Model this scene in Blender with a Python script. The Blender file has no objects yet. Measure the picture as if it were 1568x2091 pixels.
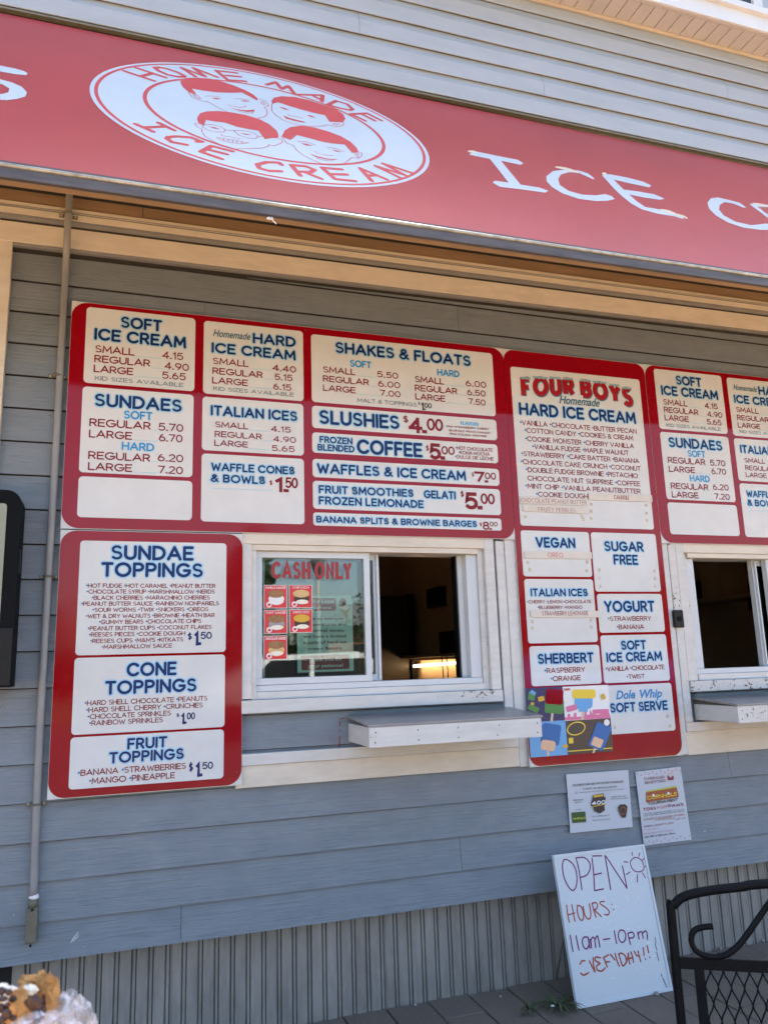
import bpy, bmesh, math, random
from mathutils import Vector, Matrix, noise
rnd = random.Random(7)
SC = bpy.context.scene
COL = SC.collection
R = math.radians

# ------------------------------------------------------------------ camera
F_PX, YAW, PITCH, ROLL = 1586.4, .32912, .19475, -.03117       # focal length for a 1568 x 2091 frame
CAM = Vector((0, -2.78, 1.16))
cy, sy, cp, sp, cr, sr = math.cos(YAW), math.sin(YAW), math.cos(PITCH), math.sin(PITCH), math.cos(ROLL), math.sin(ROLL)
fw = Vector((sy*cp, cy*cp, sp)); rt0 = Vector((cy, -sy, 0)); up0 = rt0.cross(fw)
RT = rt0*cr + up0*sr; UP = up0*cr - rt0*sr
cam = bpy.data.objects.new('camera', bpy.data.cameras.new('camera')); COL.objects.link(cam)
cam.matrix_world = Matrix(((RT.x, UP.x, -fw.x, CAM.x), (RT.y, UP.y, -fw.y, CAM.y), (RT.z, UP.z, -fw.z, CAM.z), (0, 0, 0, 1)))
cam.data.sensor_fit = 'VERTICAL'; cam.data.sensor_height = 36; cam.data.lens = F_PX/2091*36
cam.data.clip_start = .02; cam.data.clip_end = 400
cam.data.dof.use_dof = True; cam.data.dof.focus_distance = 3.0; cam.data.dof.aperture_fstop = 11
SC.camera = cam

# ------------------------------------------------------------------ light
SUN_EL, SUN_AZ = R(66), R(25)                                   # behind the building, so the front is in open shade
world = bpy.data.worlds.new('World'); SC.world = world; world.use_nodes = True
wn = world.node_tree.nodes; wl = world.node_tree.links
bg = wn['Background']; bg.inputs['Strength'].default_value = .09
sky = wn.new('ShaderNodeTexSky'); sky.sky_type = 'NISHITA'; sky.sun_disc = False
sky.sun_elevation = SUN_EL; sky.sun_rotation = SUN_AZ; sky.air_density = 1.0; sky.dust_density = 2.5; sky.ozone_density = 1.0
wl.new(sky.outputs[0], bg.inputs['Color'])
sun = bpy.data.objects.new('sun', bpy.data.lights.new('sun', 'SUN')); COL.objects.link(sun)
sun.data.energy = 5; sun.data.angle = R(.5); sun.data.color = (1, .93, .82)
sun.rotation_euler = (-(math.pi/2-SUN_EL), 0, -SUN_AZ)
SC.view_settings.view_transform = 'Standard'; SC.view_settings.look = 'None'
SC.view_settings.exposure = 2.62; SC.view_settings.gamma = 1; SC.view_settings.use_curve_mapping = False
SC.render.engine = 'CYCLES'
SC.cycles.max_bounces = 8; SC.cycles.diffuse_bounces = 4; SC.cycles.glossy_bounces = 3
SC.cycles.transmission_bounces = 6; SC.cycles.transparent_max_bounces = 10
SC.cycles.sample_clamp_indirect = 6

# ------------------------------------------------------------------ survey: points measured on the photograph -> metres on the real surfaces
def ray(px, py):
    return RT*((px-784)/F_PX) - UP*((py-1045.5)/F_PX) + fw
def onY(px, py, Y=0.0):
    d = ray(px, py); return CAM + d*((Y-CAM.y)/d.y)
def onX(px, py, X):
    d = ray(px, py); return CAM + d*((X-CAM.x)/d.x)
def onZ(px, py, Z=0.0):
    d = ray(px, py); return CAM + d*((Z-CAM.z)/d.z)
def onP(px, py, O, N):
    d = ray(px, py); return CAM + d*((O-CAM).dot(N)/d.dot(N))
class Plane:
    """O origin, U right, V up, N towards the viewer."""
    def __init__(s, O, U, V, N): s.O, s.U, s.V, s.N = Vector(O), Vector(U), Vector(V), Vector(N).normalized()
    def p(s, u, v, n=0.0): return s.O + s.U*u + s.V*v + s.N*n
    def uv(s, px, py):
        w = onP(px, py, s.O, s.N) - s.O
        a, b, c = s.U.dot(s.U), s.U.dot(s.V), s.V.dot(s.V); d, e = w.dot(s.U), w.dot(s.V); D = a*c-b*b
        return ((d*c-e*b)/D, (e*a-d*b)/D)
    def shifted(s, du, dv): return Plane(s.O+s.U*du+s.V*dv, s.U, s.V, s.N)
WALL = Plane((0, 0, 0), (1, 0, 0), (0, 0, 1), (0, -1, 0))
TILT = .0135
_V = Vector((0, .79, 1.143)).normalized()
SIGN = Plane((0, -.79, 2.462), (1, 0, TILT), _V, Vector((1, 0, TILT)).cross(_V)*-1)
if SIGN.N.y > 0: SIGN.N = -SIGN.N

# ------------------------------------------------------------------ materials
def principled(name, color, rough=.5, metal=0.0, spec=.5, **kw):
    m = bpy.data.materials.new(name); m.use_nodes = True
    b = m.node_tree.nodes['Principled BSDF']
    b.inputs['Base Color'].default_value = (*color, 1); b.inputs['Roughness'].default_value = rough
    b.inputs['Metallic'].default_value = metal; b.inputs['Specular IOR Level'].default_value = spec
    for k, v in kw.items(): b.inputs[k.replace('_', ' ')].default_value = v
    return m
def nd(m, t, **kw):
    n = m.node_tree.nodes.new(t)
    for k, v in kw.items():
        if k in n.inputs: n.inputs[k].default_value = v
        else: setattr(n, k, v)
    return n
def lk(m, a, b): m.node_tree.links.new(a, b)
def coords(m, scale=(1, 1, 1), kind='Object', randomize=False):
    tc = nd(m, 'ShaderNodeTexCoord'); mp = nd(m, 'ShaderNodeMapping'); mp.inputs['Scale'].default_value = scale
    lk(m, tc.outputs[kind], mp.inputs['Vector'])
    if randomize:
        oi = nd(m, 'ShaderNodeObjectInfo'); mu = nd(m, 'ShaderNodeMath', operation='MULTIPLY'); mu.inputs[1].default_value = 37.0
        lk(m, oi.outputs['Random'], mu.inputs[0]); lk(m, mu.outputs[0], mp.inputs['Location'])
    return mp.outputs[0]
def noise_n(m, vec, scale, detail=4, rough=.5, dist=0.0):
    n = nd(m, 'ShaderNodeTexNoise'); n.inputs['Scale'].default_value = scale; n.inputs['Detail'].default_value = detail
    n.inputs['Roughness'].default_value = rough; n.inputs['Distortion'].default_value = dist
    lk(m, vec, n.inputs['Vector']); return n.outputs['Fac']
def ramp(m, fac, stops):
    r = nd(m, 'ShaderNodeValToRGB'); lk(m, fac, r.inputs[0]); el = r.color_ramp.elements
    while len(el) < len(stops): el.new(.5)
    for e, (p, c) in zip(el, stops): e.position = p; e.color = (*c, 1) if len(c) == 3 else c
    return r.outputs['Color']
def mix(m, fac, a, b, mode='MIX'):
    x = nd(m, 'ShaderNodeMix', data_type='RGBA', blend_type=mode)
    for s, v in ((x.inputs[0], fac), (x.inputs[6], a), (x.inputs[7], b)):
        if hasattr(v, 'links'): lk(m, v, s)
        elif isinstance(v, (int, float)): s.default_value = v
        else: s.default_value = (*v, 1)
    return x.outputs[2]
def bump(m, h, strength, dist=.002):
    b = nd(m, 'ShaderNodeBump'); b.inputs['Strength'].default_value = strength; b.inputs['Distance'].default_value = dist
    lk(m, h, b.inputs['Height']); lk(m, b.outputs[0], m.node_tree.nodes['Principled BSDF'].inputs['Normal'])
def setcol(m, c): lk(m, c, m.node_tree.nodes['Principled BSDF'].inputs['Base Color'])
def setrough(m, c): lk(m, c, m.node_tree.nodes['Principled BSDF'].inputs['Roughness'])
def g3(v): return (v, v, v)

def wood_siding():
    m = principled('painted_clapboard', (.2, .23, .26), .55)
    v = coords(m, (1.2, 1, 30), randomize=True); g = noise_n(m, v, 5, 5, .6, .8)
    v2 = coords(m, (3, 3, 6), randomize=True); s = noise_n(m, v2, 3, 5, .6)
    v3 = coords(m, (30, 30, 30), randomize=True); f = noise_n(m, v3, 2.2, 2, .5)
    c = ramp(m, s, [(.3, (.165, .198, .228)), (.7, (.205, .238, .268))])
    c = mix(m, ramp(m, f, [(.785, g3(0)), (.80, g3(1))]), c, (.42, .44, .45))
    c = mix(m, ramp(m, g, [(.30, g3(.35)), (.42, g3(0))]), c, (.11, .13, .15))
    setcol(m, c); bump(m, g, 1.0, .0035); return m
def old_white(name, base=(.62, .625, .61), chips=.0, rough=.5):
    m = principled(name, base, rough)
    v = coords(m, (2, 2, 9), randomize=True); a = noise_n(m, v, 4, 6, .65)
    v2 = coords(m, (1, 1, 1), randomize=True); b = noise_n(m, v2, 70, 4, .6); d = noise_n(m, v2, 6, 4, .6)
    c = ramp(m, a, [(.25, tuple(x*.84 for x in base)), (.62, base)])
    c = mix(m, ramp(m, d, [(.5, g3(0)), (.8, g3(.35))]), c, (.42, .39, .33))
    if chips:
        mm = nd(m, 'ShaderNodeMath', operation='MULTIPLY'); lk(m, b, mm.inputs[0]); lk(m, d, mm.inputs[1])
        c = mix(m, ramp(m, mm.outputs[0], [(.405-chips, g3(0)), (.415-chips, g3(1))]), c, (.13, .11, .09))
    setcol(m, c); bump(m, a, .35, .0012); return m
def vinyl():
    m = principled('vinyl_siding', (.37, .385, .41), .38)
    v = coords(m, (1.5, 6, 6), randomize=True); a = noise_n(m, v, 3, 4, .6)
    v2 = coords(m, (8, 60, 60)); g = noise_n(m, v2, 3, 3, .6)
    c = ramp(m, a, [(.3, (.31, .355, .395)), (.7, (.355, .40, .44))]); setcol(m, c); bump(m, g, .15, .001); return m
def tinted(name, base, var=.12, scale=8, rough=.5, bumpk=.2, bumps=60, metal=0.0, stretch=(1, 1, 1), spec=.5):
    m = principled(name, base, rough, metal, spec)
    v = coords(m, stretch, randomize=True); a = noise_n(m, v, scale, 5, .6)
    setcol(m, ramp(m, a, [(.3, tuple(x*(1-var) for x in base)), (.7, tuple(min(1, x*(1+var)) for x in base))]))
    if bumpk: bump(m, noise_n(m, v, bumps, 4, .6), bumpk, .0015)
    return m
def glossy_print(name, base, rough=.05):
    m = principled(name, base, rough, 0, .32)
    v = coords(m); a = noise_n(m, v, 9, 5, .65); b = noise_n(m, v, 2.2, 3, .6)
    setcol(m, ramp(m, a, [(.3, tuple(x*.92 for x in base)), (.7, base)]))
    setrough(m, ramp(m, a, [(.35, g3(rough*.8)), (.75, g3(rough*1.8))])); bump(m, b, .05, .01); return m
def glass():
    m = bpy.data.materials.new('window_glass'); m.use_nodes = True; nt = m.node_tree; nt.nodes.clear()
    o = nt.nodes.new('ShaderNodeOutputMaterial'); t = nt.nodes.new('ShaderNodeBsdfTransparent'); t.inputs[0].default_value = (.86, .92, .9, 1)
    g = nt.nodes.new('ShaderNodeBsdfGlossy'); g.inputs['Roughness'].default_value = .015; f = nt.nodes.new('ShaderNodeFresnel'); f.inputs[0].default_value = 1.75
    x = nt.nodes.new('ShaderNodeMixShader'); nt.links.new(f.outputs[0], x.inputs[0]); nt.links.new(t.outputs[0], x.inputs[1]); nt.links.new(g.outputs[0], x.inputs[2]); nt.links.new(x.outputs[0], o.inputs[0])
    return m
def emis(name, col, s):
    m = principled(name, (0, 0, 0)); b = m.node_tree.nodes['Principled BSDF']
    b.inputs['Emission Color'].default_value = (*col, 1); b.inputs['Emission Strength'].default_value = s; return m
def ground_mat():
    m = principled('warm_paving', (.45, .33, .22), .85)
    v = coords(m); a = noise_n(m, v, 1.3, 6, .6); b = noise_n(m, v, 30, 4, .6)
    c = ramp(m, a, [(.3, (.62, .35, .15)), (.7, (.74, .45, .22))]); setcol(m, mix(m, .25, c, ramp(m, b, [(.3, (.2, .1, .05)), (.7, (.6, .4, .2))]))); return m
def paver_mat():
    m = principled('dark_paver', (.09, .085, .08), .8)
    v = coords(m, randomize=True); a = noise_n(m, v, 5, 6, .65); b = noise_n(m, v, 160, 3, .7)
    oi = nd(m, 'ShaderNodeObjectInfo')
    c = ramp(m, a, [(.3, (.11, .092, .072)), (.7, (.17, .142, .112))])
    c = mix(m, ramp(m, b, [(.66, g3(0)), (.72, g3(.6))]), c, (.25, .24, .22))
    c = mix(m, .5, c, ramp(m, oi.outputs['Random'], [(0, (.125, .105, .084)), (1, (.155, .131, .105))]))
    setcol(m, c); bump(m, b, .9, .003); return m
def galv():
    m = principled('galvanised_sheet', (.2, .2, .2), .5, .1)
    v = coords(m, (2, 2, 1), randomize=True); a = noise_n(m, v, 3.5, 6, .7); v2 = coords(m, (20, 20, 2)); b = noise_n(m, v2, 4, 5, .6)
    c = ramp(m, a, [(.25, (.15, .14, .125)), (.75, (.36, .335, .295))]); c = mix(m, .3, c, ramp(m, b, [(.35, (.16,.148,.132)), (.7, (.35,.325,.29))]))
    setcol(m, c); setrough(m, ramp(m, b, [(.3, g3(.4)), (.7, g3(.62))])); return m
def cookie_mat():
    m = principled('cookie', (.55, .3, .1), .75); b = m.node_tree.nodes['Principled BSDF']
    v = coords(m); a = noise_n(m, v, 60, 5, .6); c = noise_n(m, v, 300, 4, .6)
    setcol(m, ramp(m, a, [(.3, (.26, .11, .025)), (.5, (.48, .24, .07)), (.72, (.66, .40, .16))])); bump(m, c, .9, .004)
    b.inputs['Subsurface Weight'].default_value = .15; b.inputs['Subsurface Radius'].default_value = (.01, .006, .003); return m
def wrap_mat():
    m = bpy.data.materials.new('plastic_film'); m.use_nodes = True; nt = m.node_tree; nt.nodes.clear()
    o = nt.nodes.new('ShaderNodeOutputMaterial'); t = nt.nodes.new('ShaderNodeBsdfTransparent'); d = nt.nodes.new('ShaderNodeBsdfPrincipled')
    d.inputs['Base Color'].default_value = (.6, .6, .64, 1); d.inputs['Roughness'].default_value = .12
    tc = nt.nodes.new('ShaderNodeTexCoord'); mp = nt.nodes.new('ShaderNodeMapping'); mp.inputs['Scale'].default_value = (3, 3, .8); mp.inputs['Rotation'].default_value = (0, .6, .3); nt.links.new(tc.outputs['Object'], mp.inputs[0])
    n = nt.nodes.new('ShaderNodeTexNoise'); n.inputs['Scale'].default_value = 45; n.inputs['Detail'].default_value = 4; n.inputs['Distortion'].default_value = 1.2; nt.links.new(mp.outputs[0], n.inputs[0])
    r = nt.nodes.new('ShaderNodeValToRGB'); r.color_ramp.elements[0].position = .42; r.color_ramp.elements[0].color = g3(.12)+(1,); r.color_ramp.elements[1].position = .62; r.color_ramp.elements[1].color = g3(.85)+(1,); nt.links.new(n.outputs['Fac'], r.inputs[0])
    bp = nt.nodes.new('ShaderNodeBump'); bp.inputs['Strength'].default_value = .9; bp.inputs['Distance'].default_value = .004; nt.links.new(n.outputs['Fac'], bp.inputs['Height']); nt.links.new(bp.outputs[0], d.inputs['Normal'])
    x = nt.nodes.new('ShaderNodeMixShader'); nt.links.new(r.outputs[0], x.inputs[0]); nt.links.new(t.outputs[0], x.inputs[1]); nt.links.new(d.outputs[0], x.inputs[2]); nt.links.new(x.outputs[0], o.inputs[0])
    return m

M = dict(
    siding=wood_siding(), white=old_white('old_white_paint'), chipped=old_white('chipped_white_paint', (.60, .605, .59), .035), cream=old_white('cream_trim_paint', (.66, .61, .52)),
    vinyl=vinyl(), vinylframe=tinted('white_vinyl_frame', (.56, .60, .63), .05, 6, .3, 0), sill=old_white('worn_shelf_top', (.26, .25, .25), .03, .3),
    red=glossy_print('red_print', (.27, .002, .008)), panel=glossy_print('white_print', (.64, .66, .66)), acrylic=glossy_print('white_sheet', (.58, .60, .60), .2),
    awning=tinted('red_awning_sheet', (.43, .040, .050), .10, 1.3, .30, .12, 2.2, 0, (1, 1, 1), .35), awnwhite=tinted('white_vinyl_film', (.56, .64, .70), .04, 5, .3, 0), awnred=tinted('red_vinyl_film', (.60, .045, .055), .05, 5, .35, 0),
    navy=principled('navy_ink', (.005, .022, .12), .3, 0, .25), halo=principled('pale_blue_ink', (.33, .56, .74), .25), blue=principled('blue_ink', (.025, .22, .50), .25),
    crimson=principled('crimson_ink', (.20, .005, .010), .3, 0, .25), slate=principled('slate_ink', (.10, .15, .18), .3), rule=principled('rule_ink', (.38, .56, .64), .3),
    black=principled('black_ink', (.02, .02, .024), .4), ice=principled('ice_ink', (.22, .38, .44), .3), script=principled('script_ink', (.03, .13, .20), .3), bright=principled('bright_red_ink', (.5, .03, .03), .3),
    strip=tinted('label_strip', (.62, .58, .52), .05, 20, .4, 0), velcro=tinted('old_tape_pad', (.50, .46, .36), .2, 60, .8, .4, 200),
    screw=principled('red_screw', (.16, .01, .015), .4), zinc=principled('zinc', (.5, .48, .45), .35, .8), pipe=tinted('grey_pipe_paint', (.235, .24, .245), .1, 12, .5, .15, 80),
    fitting=tinted('olive_fitting', (.13, .125, .09), .2, 25, .5, .3, 60), frame=tinted('weathered_aluminium', (.10, .095, .10), .25, 9, .5, .1, 80, .3, (1, 6, 6)), bead=tinted('scuffed_bead', (.34, .34, .31), .35, 30, .4, .1, 80, .3),
    brown=tinted('brown_board', (.27, .18, .11), .2, 3, .7, .2, 60, 0, (1, 1, 8)), dark=principled('dark_gap', (.025, .022, .02), .9),
    galv=galv(), paver=paver_mat(), ground=ground_mat(), road=tinted('asphalt', (.055, .055, .057), .15, 3, .9, .3, 60), black_paint=tinted('black_powder_coat', (.0045, .0055, .0075), .3, 20, .5, .2, 150, 0, (1, 1, 1), .12), box_black=tinted('black_housing', (.004, .005, .0065), .3, 6, .6, .1, 60, 0, (1, 1, 1), .1),
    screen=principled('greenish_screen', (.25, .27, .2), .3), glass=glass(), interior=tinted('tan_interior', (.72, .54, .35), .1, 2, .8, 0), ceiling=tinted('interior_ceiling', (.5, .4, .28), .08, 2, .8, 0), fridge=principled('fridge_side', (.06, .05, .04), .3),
    tube=emis('tube_glow', (1, .66, .34), 2.4), device=principled('black_plastic', (.003, .003, .004), .45, 0, .3), soffit=tinted('soffit_panel', (.46, .44, .42), .06, 4, .5, 0), fascia=tinted('white_fascia', (.60, .64, .67), .05, 3, .4, 0), jtrim=tinted('tan_channel', (.55, .48, .38), .06, 4, .4, 0),
    paper=tinted('paper', (.50, .53, .58), .03, 4, .7, .1, 20), wboard=principled('whiteboard_face', (.57, .60, .61), .16), purple=principled('purple_marker', (.17, .008, .11), .5), orange=principled('red_orange_marker', (.36, .06, .025), .5), smear=principled('dry_smear', (.64, .67, .67), .7),
    teal=principled('teal_paper', (.42, .66, .60), .7), maroon=principled('maroon_print', (.20, .05, .05), .7), lightink=principled('pale_print', (.5, .66, .6), .7), cardred=principled('card_red', (.60, .025, .03), .35), wht=principled('white_print_ink', (.75, .75, .75), .4), cookieflat=tinted('cookie_print', (.30, .14, .05), .35, 160, .4, 0), cookielight=tinted('pale_cookie_print', (.62, .42, .18), .2, 120, .4, 0), cone=principled('cone_print', (.30, .30, .12), .6), choc=tinted('chocolate', (.05, .02, .014), .4, 120, .4, .4, 300),
    gold=principled('gold_print', (.62, .38, .03), .5), forest=principled('green_print', (.03, .08, .02), .5), olive=principled('lime_print', (.5, .55, .05), .5), pink=principled('pink_print', (.5, .16, .24), .5), plum=principled('plum_print', (.22, .015, .06), .5), rust=principled('rust_print', (.30, .08, .03), .5), grey=principled('grey_print', (.3, .3, .32), .5),
    skyblue=principled('sky_blue_print', (.12, .36, .66), .35), cobalt=principled('cobalt_print', (.01, .12, .38), .35), indigo=principled('indigo_print', (.02, .02, .10), .35), hotpink=principled('hot_pink_print', (.65, .16, .32), .35), yellow=principled('yellow_print', (.75, .55, .04), .35), leafprint=principled('leaf_print', (.06, .22, .05), .35), peach=principled('peach_print', (.66, .44, .3), .35), charcoal=principled('charcoal_print', (.05, .04, .035), .35), stick=principled('stick_print', (.60, .50, .38), .35),
    cookie=cookie_mat(), cream_ice=tinted('ice_cream', (.80, .74, .62), .06, 80, .35, .3, 200), wrap=wrap_mat(), leaf=tinted('weed_leaf', (.055, .075, .03), .35, 30, .6, 0), litter=principled('white_litter', (.7, .7, .7), .6), pebble=principled('pebble', (.25, .24, .22), .7),
    titlered=principled('title_red_ink', (.33, .008, .012), .25), tree=tinted('tree_leaves', (.05, .085, .03), .5, 3, .8, 0), bark=principled('bark', (.09, .065, .045), .9), carw=principled('white_car_paint', (.38, .38, .38), .2), carglass=principled('car_glass', (.02, .02, .025), .1), tyre=principled('tyre', (.02, .02, .02), .8), brickf=tinted('far_brick', (.25, .09, .06), .2, 4, .8, 0), pole=principled('pole', (.2, .2, .19), .6),
)

# ------------------------------------------------------------------ mesh helpers
def bm_obj(name, bm, mat=None, parent=None, smooth=False):
    me = bpy.data.meshes.new(name); bm.normal_update(); bm.to_mesh(me); bm.free()
    return me_obj(name, me, mat, parent, smooth)
def me_obj(name, me, mat=None, parent=None, smooth=False):
    if mat is not None and not me.materials: me.materials.append(M[mat] if isinstance(mat, str) else mat)
    if smooth: me.polygons.foreach_set('use_smooth', [True]*len(me.polygons))
    o = bpy.data.objects.new(name, me); COL.objects.link(o)
    if parent is not None: o.parent = parent; o.location = -parent.location
    return o
def thing(name, label, cat, loc=(0, 0, 0), group=None):
    o = bpy.data.objects.new(name, None); COL.objects.link(o); o.location = loc; o.empty_display_size = .05
    o['label'] = label; o['category'] = cat
    if group: o['group'] = group
    return o
def tag(o, label, cat, group=None):
    o['label'] = label; o['category'] = cat
    if group: o['group'] = group
    return o
def struct(o): o['kind'] = 'structure'; return o
def sub(name, bm, mat, part, smooth=False):
    """a sub-part: parent is a part whose own origin sits at -thing.location"""
    me = bpy.data.meshes.new(name); bm.normal_update(); bm.to_mesh(me); bm.free()
    o = me_obj(name, me, mat, None, smooth); o.parent = part; return o
def box(bm, x0, x1, y0, y1, z0, z1, bevel=0.0, tilt=0.0):
    vs = [bm.verts.new((x, y, z+tilt*x)) for x in (x0, x1) for y in (y0, y1) for z in (z0, z1)]
    fs = [(0, 1, 3, 2), (4, 6, 7, 5), (0, 4, 5, 1), (2, 3, 7, 6), (0, 2, 6, 4), (1, 5, 7, 3)]
    nf = [bm.faces.new([vs[i] for i in f]) for f in fs]
    if bevel:
        es = list({e for f in nf for e in f.edges}); bmesh.ops.bevel(bm, geom=es, offset=bevel, segments=2, affect='EDGES', profile=.6)
def Box(name, x0, x1, y0, y1, z0, z1, mat, parent=None, bevel=0.0, tilt=0.0):
    bm = bmesh.new(); box(bm, x0, x1, y0, y1, z0, z1, bevel, tilt); bmesh.ops.recalc_face_normals(bm, faces=bm.faces[:]); return bm_obj(name, bm, mat, parent)
def slab(bm, plane, pts, n0, n1):
    """polygon in plane coordinates, extruded from n0 (back) to n1 (front)"""
    f = [bm.verts.new(plane.p(u, v, n1)) for u, v in pts]
    top = bm.faces.new(f)
    if n0 is not None and n0 != n1:
        b = [bm.verts.new(plane.p(u, v, n0)) for u, v in pts]; k = len(pts)
        for i in range(k): bm.faces.new((f[i], f[(i+1) % k], b[(i+1) % k], b[i]))
        bm.faces.new(b[::-1])
    top.normal_update()
    return top
def rr(u0, v0, u1, v1, r=.02, seg=6, corners=(1, 1, 1, 1)):
    """rounded rectangle, corners = BL, BR, TR, TL"""
    out = []
    for (cu, cv, a, k, pu, pv) in ((u0+r, v0+r, 180, corners[0], u0, v0), (u1-r, v0+r, 270, corners[1], u1, v0), (u1-r, v1-r, 0, corners[2], u1, v1), (u0+r, v1-r, 90, corners[3], u0, v1)):
        if not k: out.append((pu, pv)); continue
        for i in range(seg+1):
            t = R(a+90*i/seg); out.append((cu+r*math.cos(t), cv+r*math.sin(t)))
    return out
def Slab(name, plane, pts, n0, n1, mat, parent=None):
    bm = bmesh.new(); slab(bm, plane, pts, n0, n1); bmesh.ops.recalc_face_normals(bm, faces=bm.faces[:]); return bm_obj(name, bm, mat, parent)
def tube(bm, pts, r, n=10, caps=True):
    pts = [Vector(p) for p in pts]; rs = r if isinstance(r, (list, tuple)) else [r]*len(pts); rings = []; pn = None
    for i, p in enumerate(pts):
        t = (pts[min(i+1, len(pts)-1)]-pts[max(i-1, 0)]).normalized()
        if pn is None: a = Vector((0, 0, 1)) if abs(t.z) < .9 else Vector((0, 1, 0)); nn = t.cross(a).normalized()
        else: nn = (pn-t*pn.dot(t)).normalized()
        pn = nn; b = t.cross(nn)
        rings.append([bm.verts.new(p+(nn*math.cos(2*math.pi*k/n)+b*math.sin(2*math.pi*k/n))*rs[i]) for k in range(n)])
    for A, B in zip(rings, rings[1:]):
        for k in range(n): bm.faces.new((A[k], A[(k+1) % n], B[(k+1) % n], B[k]))
    if caps: bm.faces.new(rings[0][::-1]); bm.faces.new(rings[-1])
def Tube(name, pts, r, mat, parent=None, n=10, smooth=True):
    bm = bmesh.new(); tube(bm, pts, r, n); bmesh.ops.recalc_face_normals(bm, faces=bm.faces[:]); return bm_obj(name, bm, mat, parent, smooth)
def smooth_path(pts, k=6):
    pts = [Vector(p) for p in pts]; out = []
    for i in range(len(pts)-1):
        a, b, c, d = pts[max(i-1, 0)], pts[i], pts[i+1], pts[min(i+2, len(pts)-1)]
        for j in range(k):
            t = j/k; out.append(.5*((2*b)+(-a+c)*t+(2*a-5*b+4*c-d)*t*t+(-a+3*b-3*c+d)*t**3))
    out.append(pts[-1]); return out
def disc(bm, plane, u, v, r, n, seg=10, ru=None, a0=0):
    ru = ru or r
    bm.faces.new([bm.verts.new(plane.p(u+ru*math.cos(2*math.pi*i/seg+a0), v+r*math.sin(2*math.pi*i/seg+a0), n)) for i in range(seg)])

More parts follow.
